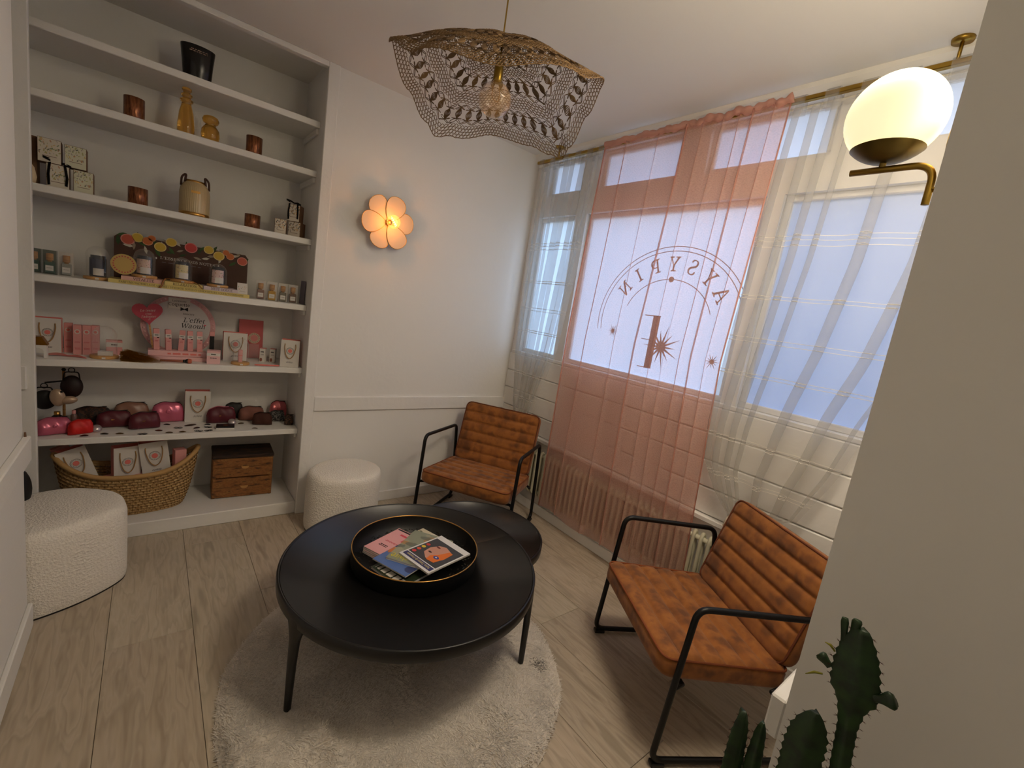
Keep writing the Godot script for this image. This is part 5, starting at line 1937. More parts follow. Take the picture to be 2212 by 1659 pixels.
	st = mb()
	rbx(st, Vector3(-0.0125, 0.145, -0.010), Vector3(0.0125, 0.17, 0.010), 0.002)
	obj("cap", st, M.pink, o)
	var box := card_box("pink_box", "square pink box with a white band in front of the sign", Vector3(0.233, y, -0.145), -0.12, Vector3(0.064, 0.074, 0.06), M.pale_pink, null)
	st = mb()
	bx(st, Vector3(-0.0322, 0.046, -0.0302), Vector3(0.0322, 0.062, 0.0302))
	obj("band", st, M.paper, box)
	dashes(box, M.ink, Vector3(0, 0.055, 0.0304), 0.026, 1, 0.006)
	dashes(box, M.ink, Vector3(0, 0.034, 0.0303), 0.034, 1, 0.004)
	o = thing("makeup_brush", "makeup brush with pinkish handle and coral-tipped bristles", "brush", Vector3(0, y, 0))
	var a0 := Vector3(-0.01, 0.008, -0.125)
	var a1 := Vector3(0.128, 0.012, -0.105)
	st = mb(true)
	tube(st, [a0, a0.lerp(a1, 0.5), a0.lerp(a1, 0.72)], func(t): return 0.0055 + 0.002 * t, 10)
	obj("handle", st, mat(Color(0.62, 0.36, 0.27), 0.5), o)
	st = mb(true)
	tube(st, [a0.lerp(a1, 0.72), a0.lerp(a1, 0.80)], 0.0082, 10)
	obj("ferrule", st, M.black, o)
	st = mb(true)
	tube(st, [a0.lerp(a1, 0.80), a0.lerp(a1, 0.88)], func(t): return 0.009 + 0.005 * t, 12)
	obj("dark_bristles", st, M.black, o)
	st = mb(true)
	tube(st, [a0.lerp(a1, 0.88), a0.lerp(a1, 0.95), a0.lerp(a1, 1.0)], func(t): return 0.014 - 0.004 * t * t, 12)
	obj("bristle_tip", st, mat(Color(0.74, 0.40, 0.30), 0.9), o)
	o = thing("pink_booklet", "dusty pink booklet leaning on the back of the shelf", "booklet", Vector3(0.452, y, -0.385))
	o.basis = Basis(Vector3.RIGHT, -0.10)
	st = mb()
	rbx(st, Vector3(-0.068, 0.0, 0), Vector3(0.068, 0.245, 0.01), 0.001)
	obj("cover", st, mat(Color(0.76, 0.36, 0.36), 0.6), o)
	o = thing("emblem_stand", "round emblem disc on a clear acrylic stand", "display", Vector3(0.449, y, -0.255))
	st = mb()
	prism(st, ellipse(0.033, 0.033, 36, 0, 0.147), -0.0015, 0.0015)
	obj("disc", st, mat(Color(0.72, 0.62, 0.52), 0.6), o)
	st = mb()
	prism(st, ellipse(0.020, 0.020, 30, 0, 0.147), 0.0015, 0.002)
	obj("emblem", st, mat(Color(0.78, 0.48, 0.46), 0.6), o)
	st = mb()
	for i in 16: bx(st, Vector3(0.024, -0.0015, 0.0015), Vector3(0.029, 0.0015, 0.002), Transform3D(Basis(Vector3(0, 0, 1), TAU * i / 16), Vector3(0, 0.147, 0)))
	obj("emblem_print", st, M.grey_ink, o).set_meta("kind", "stuff")
	st = mb()
	bx(st, Vector3(-0.03, 0, -0.002), Vector3(0.03, 0.11, 0.0))
	obj("acrylic_sheet", st, M.clear, o)
	glass_dome("small glass dome over a pink lipstick", Vector3(0.366, y, -0.14), 0.04, 0.155)
	o = thing("lipstick", "pale pink lipstick standing under the small dome", "lipstick", Vector3(0.364, y + 0.0145, -0.14))
	st = mb(true)
	lathe(st, [Vector2(0, 0), Vector2(0.0115, 0), Vector2(0.012, 0.002), Vector2(0.012, 0.070), Vector2(0.011, 0.072), Vector2(0, 0.072)], 20)
	obj("tube", st, M.pink, o)
	st = mb(true)
	lathe(st, [Vector2(0.0122, 0.038), Vector2(0.0124, 0.039), Vector2(0.0124, 0.041), Vector2(0.0122, 0.042)], 20)
	obj("ring", st, M.coral, o)
	k = 0
	for x in [0.503, 0.560]:
		var m := card_box("cream_carton", ["slim white carton with printed face, left of the pair by the bag", "slim white carton with printed face, right of the pair by the bag"][k], Vector3(x, y, -0.255), -0.45, Vector3(0.032, 0.088, 0.032), M.paper, null, "slim white cartons")
		dashes(m, M.ink, Vector3(0, 0.066, 0.0162), 0.02, 1, 0.007)
		dashes(m, M.grey_ink, Vector3(0, 0.05, 0.0162), 0.018, 2, 0.002)
		st = mb()
		prism(st, ellipse(0.007, 0.012, 16, -0.006, 0.016), 0.0161, 0.0166)
		obj("print", st, mat(Color(0.55, 0.32, 0.25), 0.6), m)
		st = mb()
		bx(st, Vector3(-0.0161, 0.085, -0.0161), Vector3(0.0161, 0.0885, 0.0161))
		obj("pink_top", st, M.pink, m)
		k += 1
	o = thing("pink_pencil", "pink makeup pencil lying before the slim white cartons", "pencil", Vector3(0, y, 0))
	st = mb(true)
	tube(st, [Vector3(0.435, 0.0045, -0.115), Vector3(0.445, 0.0045, -0.115), Vector3(0.57, 0.0045, -0.112)], func(t): return 0.001 + 0.0034 * minf(1.0, t * 12.0), 8)
	obj("barrel", st, M.coral, o)

func heart(r: float) -> PackedVector2Array:
	var p := PackedVector2Array()
	for i in 36:
		var t := TAU * i / 36
		p.append(Vector2(16.0 * pow(sin(t), 3.0), 13.0 * cos(t) - 5.0 * cos(2 * t) - 2.0 * cos(3 * t) - cos(4 * t)) * r / 16.0)
	return p

# ---------------------------------------------------------------- sixth shelf: pouches
func spots_mat(a: Color, b: Color, f: float, sd: int) -> StandardMaterial3D:
	var m := mat(Color(1, 1, 1), 0.7)
	m.albedo_texture = noise_tex(f, 256, 256, ramp([[0.0, a], [0.42, a], [0.46, b], [0.58, b], [0.62, a], [1.0, a]]), false, FastNoiseLite.TYPE_SIMPLEX_SMOOTH, 2, sd)
	tri_map(m, Vector3(5, 5, 5))
	return m

func pouch_row() -> void:
	var y: float = SHELF[5]
	var satin := mat(Color(0.80, 0.40, 0.50), 0.25, 0.25)
	var burg := mat(Color(0.34, 0.055, 0.115), 0.5)
	burg.rim_enabled = true
	burg.rim = 0.4
	var leop := spots_mat(Color(0.10, 0.05, 0.03), Color(0.34, 0.19, 0.09), 0.02, 5)
	var leop2 := spots_mat(Color(0.08, 0.04, 0.03), Color(0.44, 0.28, 0.16), 0.035, 9)
	pouch("pink satin pouch at the left end of the shelf beside the red one", Vector3(-0.425, y, -0.17), 0.32, Vector3(0.135, 0.085, 0.075), satin, Color(0.5, 0.2, 0.28), true)
	pouch("bright red pouch, the only red one, in front", Vector3(-0.325, y, -0.155), 0.42, Vector3(0.10, 0.075, 0.055), mat(Color(0.80, 0.09, 0.06), 0.55), Color(0.6, 0.05, 0.04))
	pouch("dark leopard pouch behind the red one", Vector3(-0.295, y, -0.325), 0.0, Vector3(0.165, 0.098, 0.075), leop)
	var b1 := pouch("burgundy velvet pouch with gold lettering, left of the two in the middle", Vector3(-0.200, y, -0.265), 0.10, Vector3(0.150, 0.090, 0.07), burg)
	dashes(b1, M.gold, Vector3(0.005, 0.048, 0.0335), 0.045, 1, 0.0045)
	var b2 := pouch("burgundy velvet pouch lying nearest the front edge, left of the middle", Vector3(-0.070, y, -0.215), 0.20, Vector3(0.140, 0.092, 0.07), burg)
	dashes(b2, M.gold, Vector3(0.0, 0.050, 0.0335), 0.035, 1, 0.004)
	pouch("champagne satin pouch at the back between the burgundy ones", Vector3(-0.13, y, -0.365), 0.0, Vector3(0.160, 0.112, 0.06), mat(Color(0.58, 0.42, 0.34), 0.35), Color(0.1, 0.06, 0.05))
	pouch("pink satin pouch left of the standing gift bag", Vector3(0.035, y, -0.335), 0.06, Vector3(0.155, 0.118, 0.07), satin, Color(0.2, 0.08, 0.1), true)
	paper_bag("white gift bag standing among the pouches", Vector3(0.178, y, -0.335), Basis.IDENTITY, 0.127, 0.190, 0.05)
	var b3 := pouch("burgundy velvet pouch with pink zip, right of the gift bag", Vector3(0.297, y, -0.275), 0.04, Vector3(0.155, 0.102, 0.07), burg, Color(0.75, 0.42, 0.48))
	dashes(b3, M.gold, Vector3(0.005, 0.052, 0.0335), 0.045, 1, 0.0045)
	pouch("dark grey pouch at the back behind the burgundy one with pink zip", Vector3(0.375, y, -0.375), 0.0, Vector3(0.105, 0.100, 0.05), mat(Color(0.12, 0.10, 0.09), 0.6))
	pouch("dusty pink suede pouch behind the brown one", Vector3(0.467, y, -0.31), -0.12, Vector3(0.145, 0.092, 0.06), mat(Color(0.52, 0.33, 0.28), 0.8))
	pouch("plain brown rounded pouch near the right end", Vector3(0.512, y, -0.20), -0.2, Vector3(0.112, 0.080, 0.055), mat(Color(0.25, 0.10, 0.045), 0.8), Color(0.1, 0.04, 0.02))
	pouch("shiny pink pouch with dark zip in the right back corner", Vector3(0.635, y, -0.37), -0.06, Vector3(0.105, 0.112, 0.06), mat(Color(0.80, 0.42, 0.44), 0.22, 0.3), Color(0.06, 0.03, 0.03), true)
	pouch("zebra striped pouch in front of the shiny pink one", Vector3(0.607, y, -0.265), -0.1, Vector3(0.095, 0.072, 0.045), spots_mat(Color(0.05, 0.05, 0.05), Color(0.48, 0.45, 0.42), 0.03, 12))
	pouch("small leopard pouch at the right front corner", Vector3(0.662, y, -0.175), -0.25, Vector3(0.052, 0.068, 0.045), leop2)
	# little round compacts
	var k := 0
	for p in [Vector3(-0.262, y, -0.165), Vector3(0.346, y, -0.205)]:
		var o := thing("round_compact", ["silvery round compact leaning against the red pouch", "silvery round compact in front of the burgundy pouch with pink zip"][k], "compact", p)
		o.basis = Basis(Vector3.UP, [0.3, -0.2][k]) * Basis(Vector3.RIGHT, 0.95)
		var st := mb(true)
		lathe(st, [Vector2(0, 0.0), Vector2(0.019, 0.0), Vector2(0.021, 0.003), Vector2(0.021, 0.010), Vector2(0.018, 0.014), Vector2(0, 0.016)], 28, Transform3D(Basis.IDENTITY, Vector3(0, -0.004, -0.021)))
		obj("case", st, mat(Color(0.72, 0.68, 0.68), 0.2, 0.5), o)
		st = mb(true)
		lathe(st, [Vector2(0.0212, 0.005), Vector2(0.0216, 0.006), Vector2(0.0216, 0.008), Vector2(0.0212, 0.009)], 28, Transform3D(Basis.IDENTITY, Vector3(0, -0.004, -0.021)))
		obj("seam_ring", st, M.pink, o)
		k += 1
	var cb := thing("slim_box", "slim black and white box lying flat near the front", "box", Vector3(0.308, y, -0.155), -0.12)
	var st2 := mb()
	rbx(st2, Vector3(-0.046, 0, -0.030), Vector3(0.046, 0.010, 0.030), 0.001)
	obj("tray", st2, M.paper, cb)
	st2 = mb()
	rbx(st2, Vector3(-0.0465, 0.010, -0.0305), Vector3(0.0465, 0.018, 0.0305), 0.001)
	obj("lid", st2, M.black, cb)
	st2 = mb()
	prism(st2, ellipse(0.012, 0.006, 14), 0, 0.0004, Transform3D(Basis(Vector3.RIGHT, -PI / 2), Vector3(0, 0.0181, 0)))
	obj("emblem", st2, M.gold, cb)
	# flat hair clips scattered on the shelf
	var clips := [[-0.308, -0.112], [-0.232, -0.130], [-0.172, -0.122], [-0.078, -0.100], [-0.008, -0.150], [0.038, -0.105], [0.030, -0.262], [0.080, -0.19], [0.098, -0.108], [0.14, -0.235], [0.167, -0.175], [0.173, -0.115], [0.223, -0.183], [0.225, -0.235], [0.221, -0.115], [0.40, -0.235], [0.459, -0.12]]
	var tones := [Color(0.20, 0.07, 0.05), Color(0.18, 0.15, 0.12), Color(0.36, 0.25, 0.14), Color(0.08, 0.07, 0.07), Color(0.32, 0.14, 0.09), Color(0.34, 0.25, 0.15), Color(0.10, 0.06, 0.05), Color(0.10, 0.10, 0.10), Color(0.36, 0.28, 0.18), Color(0.22, 0.12, 0.08), Color(0.18, 0.06, 0.05), Color(0.08, 0.08, 0.08), Color(0.07, 0.07, 0.07), Color(0.10, 0.08, 0.08), Color(0.08, 0.08, 0.08), Color(0.28, 0.20, 0.13), Color(0.48, 0.42, 0.36)]
	var kinds := ["dark red", "grey", "tan", "black", "rust", "tan", "dark brown", "black", "sand", "brown", "wine red", "black", "black", "charcoal", "black", "olive", "beige"]
	var near := ["in front of the red pouch", "beside the silvery compact by the red pouch", "below the left burgundy pouches, near the front edge", "with open ring at the front edge, left of the middle", "in front of the foremost burgundy pouch", "at the front edge right of the foremost burgundy pouch", "just right of the foremost burgundy pouch", "with open ring left of the large barrette", "with white rim at the front edge", "shaped like a long barrette, below the gift bag", "below the gift bag near the front", "with open ring at the front edge below the gift bag", "with fine loops left of the slim box", "with loops left of the burgundy pouch with pink zip", "with loops at the front edge left of the slim box", "right of the compact by the pink-zipped pouch", "lying alone at the front right of the shelf"]
	for i in clips.size():
		var ring := i in [3, 7, 11, 12, 14]
		var o := thing("hair_clip", kinds[i] + " flat hair clip " + near[i], "hair clip", Vector3(clips[i][0], y, clips[i][1]), rng.randf_range(-0.5, 0.5), "flat hair clips")
		var m := mat(tones[i], 0.35)
		var st := mb(true)
		if ring:
			for c in [-0.009, 0.009]:
				var path := []
				for q in 18: path.append(Vector3(c + 0.011 * cos(TAU * q / 18), 0.002, 0.011 * sin(TAU * q / 18)))
				tube(st, path, 0.0013, 5, true)
			obj("double_ring", st, m, o)
		else:
			var L := 0.034 if i == 9 else 0.018
			grid(st, 12, 6, func(u: float, v: float):
				var x := (u * 2 - 1) * L
				var wz := 0.010 * sqrt(maxf(0.0, 1.0 - pow(absf(u * 2 - 1), 2.2))) * (1.4 if i == 9 else 1.0)
				return Vector3(x, 0.0025 + 0.005 * sin(PI * u) * sin(PI * v), (v * 2 - 1) * wz), Vector2.ONE, true)
			obj("shell", st, m, o)
		st = mb()
		bx(st, Vector3(-0.014, 0, -0.002), Vector3(0.014, 0.0015, 0.002))
		obj("clasp", st, M.black_metal, o)
	# cluster of small bags on a stand, left back corner
	var dark := mat(Color(0.035, 0.025, 0.022), 0.5)
	var rust := mat(Color(0.13, 0.05, 0.035), 0.5)
	var H := thing("key_ring_stand", "slim wooden stand behind the pink satin pouch, holding purses", "stand", Vector3(-0.40, y, -0.30))
	st2 = mb(true)
	tube(st2, [Vector3(0, 0, 0), Vector3(0, 0.30, 0)], 0.006, 8)
	obj("post", st2, M.wood, H)
	st2 = mb(true)
	tube(st2, [Vector3(-0.07, 0.235, 0.0), Vector3(0.055, 0.255, 0.0)], 0.004, 8)
	obj("crossbar", st2, dark, H)
	st2 = mb(true)
	blob(st2, Vector3(0, 0.306, 0), Vector3(0.009, 0.009, 0.009), 10, 8)
	obj("knob", st2, dark, H)
	var bags := [[Vector3(-0.468, y + 0.105, -0.27), Vector3(0.092, 0.105, 0.05), dark, "black coin purse with chain hanging at the far left"], [Vector3(-0.368, y + 0.165, -0.275), Vector3(0.088, 0.125, 0.05), rust, "dark brown coin purse hanging highest on the stand"]]
	for b in bags:
		var o := thing("coin_purse", b[3], "purse", b[0], 0.0, "coin purses on the stand")
		var st := mb(true)
		blob(st, Vector3(0, b[1].y * 0.45, 0), Vector3(b[1].x / 2, b[1].y * 0.48, b[1].z / 2), 20, 12)
		obj("body", st, b[2], o)
		st = mb(true)
		tube(st, bend([Vector3(-b[1].x * 0.36, b[1].y * 0.74, 0.006), Vector3(-b[1].x * 0.30, b[1].y * 1.08, 0.006), Vector3(b[1].x * 0.30, b[1].y * 1.08, 0.006), Vector3(b[1].x * 0.36, b[1].y * 0.74, 0.006)], 0.012, 4), 0.0032, 6)
		obj("clasp_frame", st, dark, o)
		st = mb(true)
		var ring := []
		for q in 20: ring.append(Vector3(0.012 * cos(TAU * q / 20), b[1].y * 1.16 + 0.012 * sin(TAU * q / 20), 0.004))
		tube(st, ring, 0.0022, 6, true)
		obj("key_ring", st, M.black_metal, o)
	var o3 := thing("satin_purse", "cream satin purse hanging in front of the dark coin purses", "purse", Vector3(-0.394, y + 0.135, -0.225))
	st2 = mb(true)
	blob(st2, Vector3(-0.016, 0.042, 0), Vector3(0.030, 0.046, 0.020), 18, 12, Transform3D(Basis(Vector3(0, 0, 1), 0.12), Vector3.ZERO))
	blob(st2, Vector3(0.018, 0.024, 0.0), Vector3(0.038, 0.021, 0.018), 18, 12, Transform3D(Basis(Vector3(0, 0, 1), 0.10), Vector3.ZERO))
	obj("body", st2, mat(Color(0.70, 0.60, 0.50), 0.28, 0.15), o3)
	st2 = mb(true)
	blob(st2, Vector3(-0.004, 0.074, 0.014), Vector3(0.006, 0.006, 0.004), 10, 6)
	obj("clasp", st2, dark, o3)
	for b in [[Vector3(-0.425, y, -0.285), 0.021, 0.085, Color(0.05, 0.045, 0.04), "black bottle with chain behind the pink satin pouch"], [Vector3(-0.362, y, -0.285), 0.013, 0.09, Color(0.45, 0.34, 0.30), "slim pinkish tube behind the pink satin pouch"]]:
		var o := thing("small_bottle", b[4], "bottle", b[0])
		var st := mb(true)
		lathe(st, [Vector2(0, 0), Vector2(b[1], 0), Vector2(b[1], b[2] * 0.7), Vector2(b[1] * 0.55, b[2] * 0.8)], 20)
		obj("body", st, mat(b[3], 0.3), o)
		st = mb(true)
		lathe(st, [Vector2(b[1] * 0.6, b[2] * 0.8), Vector2(b[1] * 0.6, b[2]), Vector2(0, b[2])], 16)
		obj("cap", st, M.gold if b[1] > 0.02 else M.pink, o)

# ---------------------------------------------------------------- bottom of the niche
func bottom_row() -> void:
	var y := 0.08
	var o := thing("wicker_basket", "boat-shaped coiled straw basket with raised ends, full of gift bags", "basket", Vector3(-0.125, y, -0.20))
	var straw := mat(Color(1, 1, 1), 0.85)
	straw.albedo_texture = noise_tex(0.04, 256, 256, ramp([[0.2, Color(0.54, 0.41, 0.24)], [0.5, Color(0.70, 0.56, 0.36)], [0.8, Color(0.78, 0.66, 0.46)]]), false, FastNoiseLite.TYPE_SIMPLEX_SMOOTH, 3, 41)
	tri_map(straw, Vector3(9, 3, 9))
	var n := 15
	for k in n:
		var t := float(k) / (n - 1)
		var rx := lerpf(0.225, 0.300, pow(t, 0.75))
		var rz := lerpf(0.085, 0.118, pow(t, 0.7))
		var st := mb(true)
		var path := []
		for i in 120:
			var a := TAU * i / 120
			var lift := 0.105 * pow(absf(cos(a)), 3.0) * t * t
			path.append(Vector3(rx * cos(a), 0.008 + 0.216 * t + lift, rz * sin(a)))
		tube(st, path, func(s): return 0.0076 + 0.0009 * sin(s * 120.0 * 2.3), 7, true)
		obj("coil", st, straw, o)
	# stitches over the coils
	var sm := mb()
	for k in n:
		var t := (float(k) + 0.5) / (n - 1)
		var rx := lerpf(0.225, 0.300, pow(t, 0.75)) + 0.0075
		var rz := lerpf(0.085, 0.118, pow(t, 0.7)) + 0.0075
		for i in 64:
			var a := TAU * (i + 0.5 * (k % 2)) / 64
			var lift := 0.105 * pow(absf(cos(a)), 3.0) * t * t
			var c := Vector3(rx * cos(a), 0.008 + 0.216 * t + lift, rz * sin(a))
			var out := Vector3(cos(a) / rx, 0, sin(a) / rz).normalized()
			var tn := Vector3.UP.cross(out)
			rbx(sm, Vector3(-0.0022, -0.0062, -0.003), Vector3(0.0022, 0.0062, 0.0006), 0.0008, Transform3D(Basis(tn, Vector3.UP, out) * Basis(Vector3(0, 0, 1), 0.25), c))
	obj("stitching", sm, mat(Color(0.50, 0.37, 0.20), 0.9), o).set_meta("kind", "stuff")
	var st := mb(true)
	lathe(st, [Vector2(0.0, 0.0), Vector2(1.0, 0.0)], 48, Transform3D(Basis.from_scale(Vector3(0.222, 1, 0.082)), Vector3(0, 0.004, 0)))
	lathe(st, [Vector2(1.0, 0.008), Vector2(0.0, 0.008)], 48, Transform3D(Basis.from_scale(Vector3(0.222, 1, 0.082)), Vector3.ZERO))
	obj("base", st, straw, o)
	var rim := mb(true)
	var path := []
	for i in 120:
		var a := TAU * i / 120
		path.append(Vector3(0.305 * cos(a), 0.236 + 0.112 * pow(absf(cos(a)), 3.0), 0.122 * sin(a)))
	tube(rim, path, 0.0125, 8, true)
	obj("rim", rim, mat(Color(0.72, 0.57, 0.36), 0.85), o)
	paper_bag("white gift bag tilted to the left in the straw basket", Vector3(-0.315, y + 0.185, -0.20), Basis(Vector3(0, 0, 1), 0.30) * Basis(Vector3.UP, 0.25), 0.118, 0.20, 0.05)
	paper_bag("white gift bag upright in the middle of the straw basket", Vector3(-0.145, y + 0.165, -0.19), Basis(Vector3(0, 0, 1), 0.01) * Basis(Vector3.UP, 0.28), 0.118, 0.215, 0.055)
	paper_bag("white gift bag leaning right in the straw basket, the highest one", Vector3(-0.010, y + 0.20, -0.19), Basis(Vector3(0, 0, 1), 0.12) * Basis(Vector3.UP, 0.05), 0.128, 0.20, 0.05)
	card_box("pink_bag", "small plain pink carton at the right end of the basket", Vector3(0.090, y + 0.215, -0.185), 0.25, Vector3(0.055, 0.13, 0.05), M.pink, null)
	card_box("pink_bag", "rose carton lying back at the left end of the basket", Vector3(-0.355, y + 0.215, -0.255), 0.3, Vector3(0.07, 0.17, 0.04), M.pink_sheet, null).basis = Basis(Vector3(0, 0, 1), 0.38) * Basis(Vector3.UP, 0.3)
	# bundles deep in the basket that carry the bags
	var pad := thing("tissue_padding", "crumpled pinkish tissue inside the straw basket under the bags", "paper", Vector3(-0.125, y + 0.02, -0.20))
	st = mb(true)
	blob(st, Vector3(0, 0.10, 0), Vector3(0.24, 0.10, 0.088), 24, 12)
	obj("tissue", st, M.pink, pad)
	# old wooden chest with two drawers
	var c := thing("wooden_chest", "small old wooden chest with two drawers and half-round pulls", "chest", Vector3(0.425, y, -0.275), -0.06)
	var old := mat(Color(1, 1, 1), 0.75)
	old.albedo_texture = noise_tex(0.012, 512, 256, ramp([[0.15, Color(0.28, 0.17, 0.08)], [0.32, Color(0.48, 0.30, 0.14)], [0.5, Color(0.58, 0.38, 0.19)], [0.62, Color(0.49, 0.31, 0.15)], [0.8, Color(0.60, 0.42, 0.22)], [0.95, Color(0.34, 0.21, 0.10)]]), false, FastNoiseLite.TYPE_SIMPLEX_SMOOTH, 5, 43)
	tri_map(old, Vector3(1.6, 9, 9))
	var dk := mat(Color(1, 1, 1), 0.8)
	dk.albedo_texture = noise_tex(0.012, 512, 256, ramp([[0.15, Color(0.07, 0.04, 0.025)], [0.5, Color(0.17, 0.10, 0.055)], [0.85, Color(0.25, 0.15, 0.08)]]), false, FastNoiseLite.TYPE_SIMPLEX_SMOOTH, 5, 45)
	tri_map(dk, Vector3(1.6, 9, 9))
	st = mb()
	rbx(st, Vector3(-0.165, 0, -0.10), Vector3(-0.145, 0.262, 0.095), 0.003)
	rbx(st, Vector3(0.145, 0, -0.10), Vector3(0.165, 0.262, 0.095), 0.003)
	rbx(st, Vector3(-0.145, 0, -0.10), Vector3(0.145, 0.262, -0.085), 0.003)
	obj("carcass", st, old, c)
	st = mb()
	rbx(st, Vector3(-0.168, 0.262, -0.104), Vector3(0.168, 0.284, 0.104), 0.004)
	obj("top", st, dk, c)
	for d in [[0.004, 0.128], [0.136, 0.260]]:
		st = mb()
		rbx(st, Vector3(-0.163, d[0], 0.06), Vector3(0.163, d[0] + (d[1] - d[0]) * 0.52, 0.100), 0.003)
		rbx(st, Vector3(-0.163, d[0] + (d[1] - d[0]) * 0.535, 0.06), Vector3(0.163, d[1], 0.101), 0.003)
		var dr := obj("drawer", st, old, c)
		st = mb()
		var half := PackedVector2Array()
		for i in 13: half.append(Vector2(0.021 * cos(PI + PI * i / 12), 0.016 * sin(PI + PI * i / 12)))
		prism(st, half, 0.100, 0.108, Transform3D(Basis.IDENTITY, Vector3(0.008, d[1] - 0.052, 0)))
		obj("pull", st, mat(Color(0.72, 0.53, 0.30), 0.7), dr)

# ---------------------------------------------------------------- magazines in the tray
func cover(sd: int, base: Color, inks: Array, big := false) -> StandardMaterial3D:
	var im := Image.create(64, 90, false, Image.FORMAT_RGB8)
	im.fill(base)
	var r := RandomNumberGenerator.new()
	r.seed = sd
	for k in 26:
		var c := Vector2(r.randf() * 64, 16 + r.randf() * 70)
		var a := Vector2(r.randf_range(2, 14 if big else 9), r.randf_range(2, 9))
		var col: Color = inks[r.randi() % inks.size()]
		for yy in range(maxi(0, int(c.y - 14)), mini(90, int(c.y + 15))):
			for xx in range(maxi(0, int(c.x - 14)), mini(64, int(c.x + 15))):
				var d := Vector2(xx, yy) - c
				if (d.x / a.x) ** 2 + (d.y / a.y) ** 2 < 1.0: im.set_pixel(xx, yy, im.get_pixel(xx, yy).lerp(col, 0.8))
	var m := mat(Color(1, 1, 1), 0.35)
	m.albedo_texture = ImageTexture.create_from_image(im)
	return m

func magazine(label: String, at: Vector3, turn: float, s: Vector3, face: Material, tilt := 0.0) -> Node3D:
	# lies flat; the head of the cover points along -z
	var o := thing("magazine", label, "magazine", at, turn, "magazines in the tray")
	if tilt != 0.0: o.basis = Basis(Vector3.UP, turn) * Basis(Vector3.RIGHT, tilt)
	var st := mb()
	rbx(st, Vector3(-s.x / 2 + 0.0015, 0.0008, -s.z / 2 + 0.0015), Vector3(s.x / 2 - 0.0015, s.y - 0.0008, s.z / 2 - 0.0015), 0.0006)
	obj("pages", st, M.paper, o)
	st = mb()
	bx(st, Vector3(-s.x / 2, s.y - 0.0008, -s.z / 2), Vector3(s.x / 2, s.y, s.z / 2))
	bx(st, Vector3(-s.x / 2, 0, -s.z / 2), Vector3(s.x / 2, 0.0008, s.z / 2))
	bx(st, Vector3(-s.x / 2, 0, -s.z / 2), Vector3(-s.x / 2 + 0.0008, s.y, s.z / 2))
	obj("cover", st, M.paper, o)
	st = mb()
	var yy := s.y + 0.0002
	quad(st, Vector3(-s.x / 2, yy, s.z / 2), Vector3(s.x / 2, yy, s.z / 2), Vector3(s.x / 2, yy, -s.z / 2), Vector3(-s.x / 2, yy, -s.z / 2))
	obj("cover_print", st, face, o)
	return o

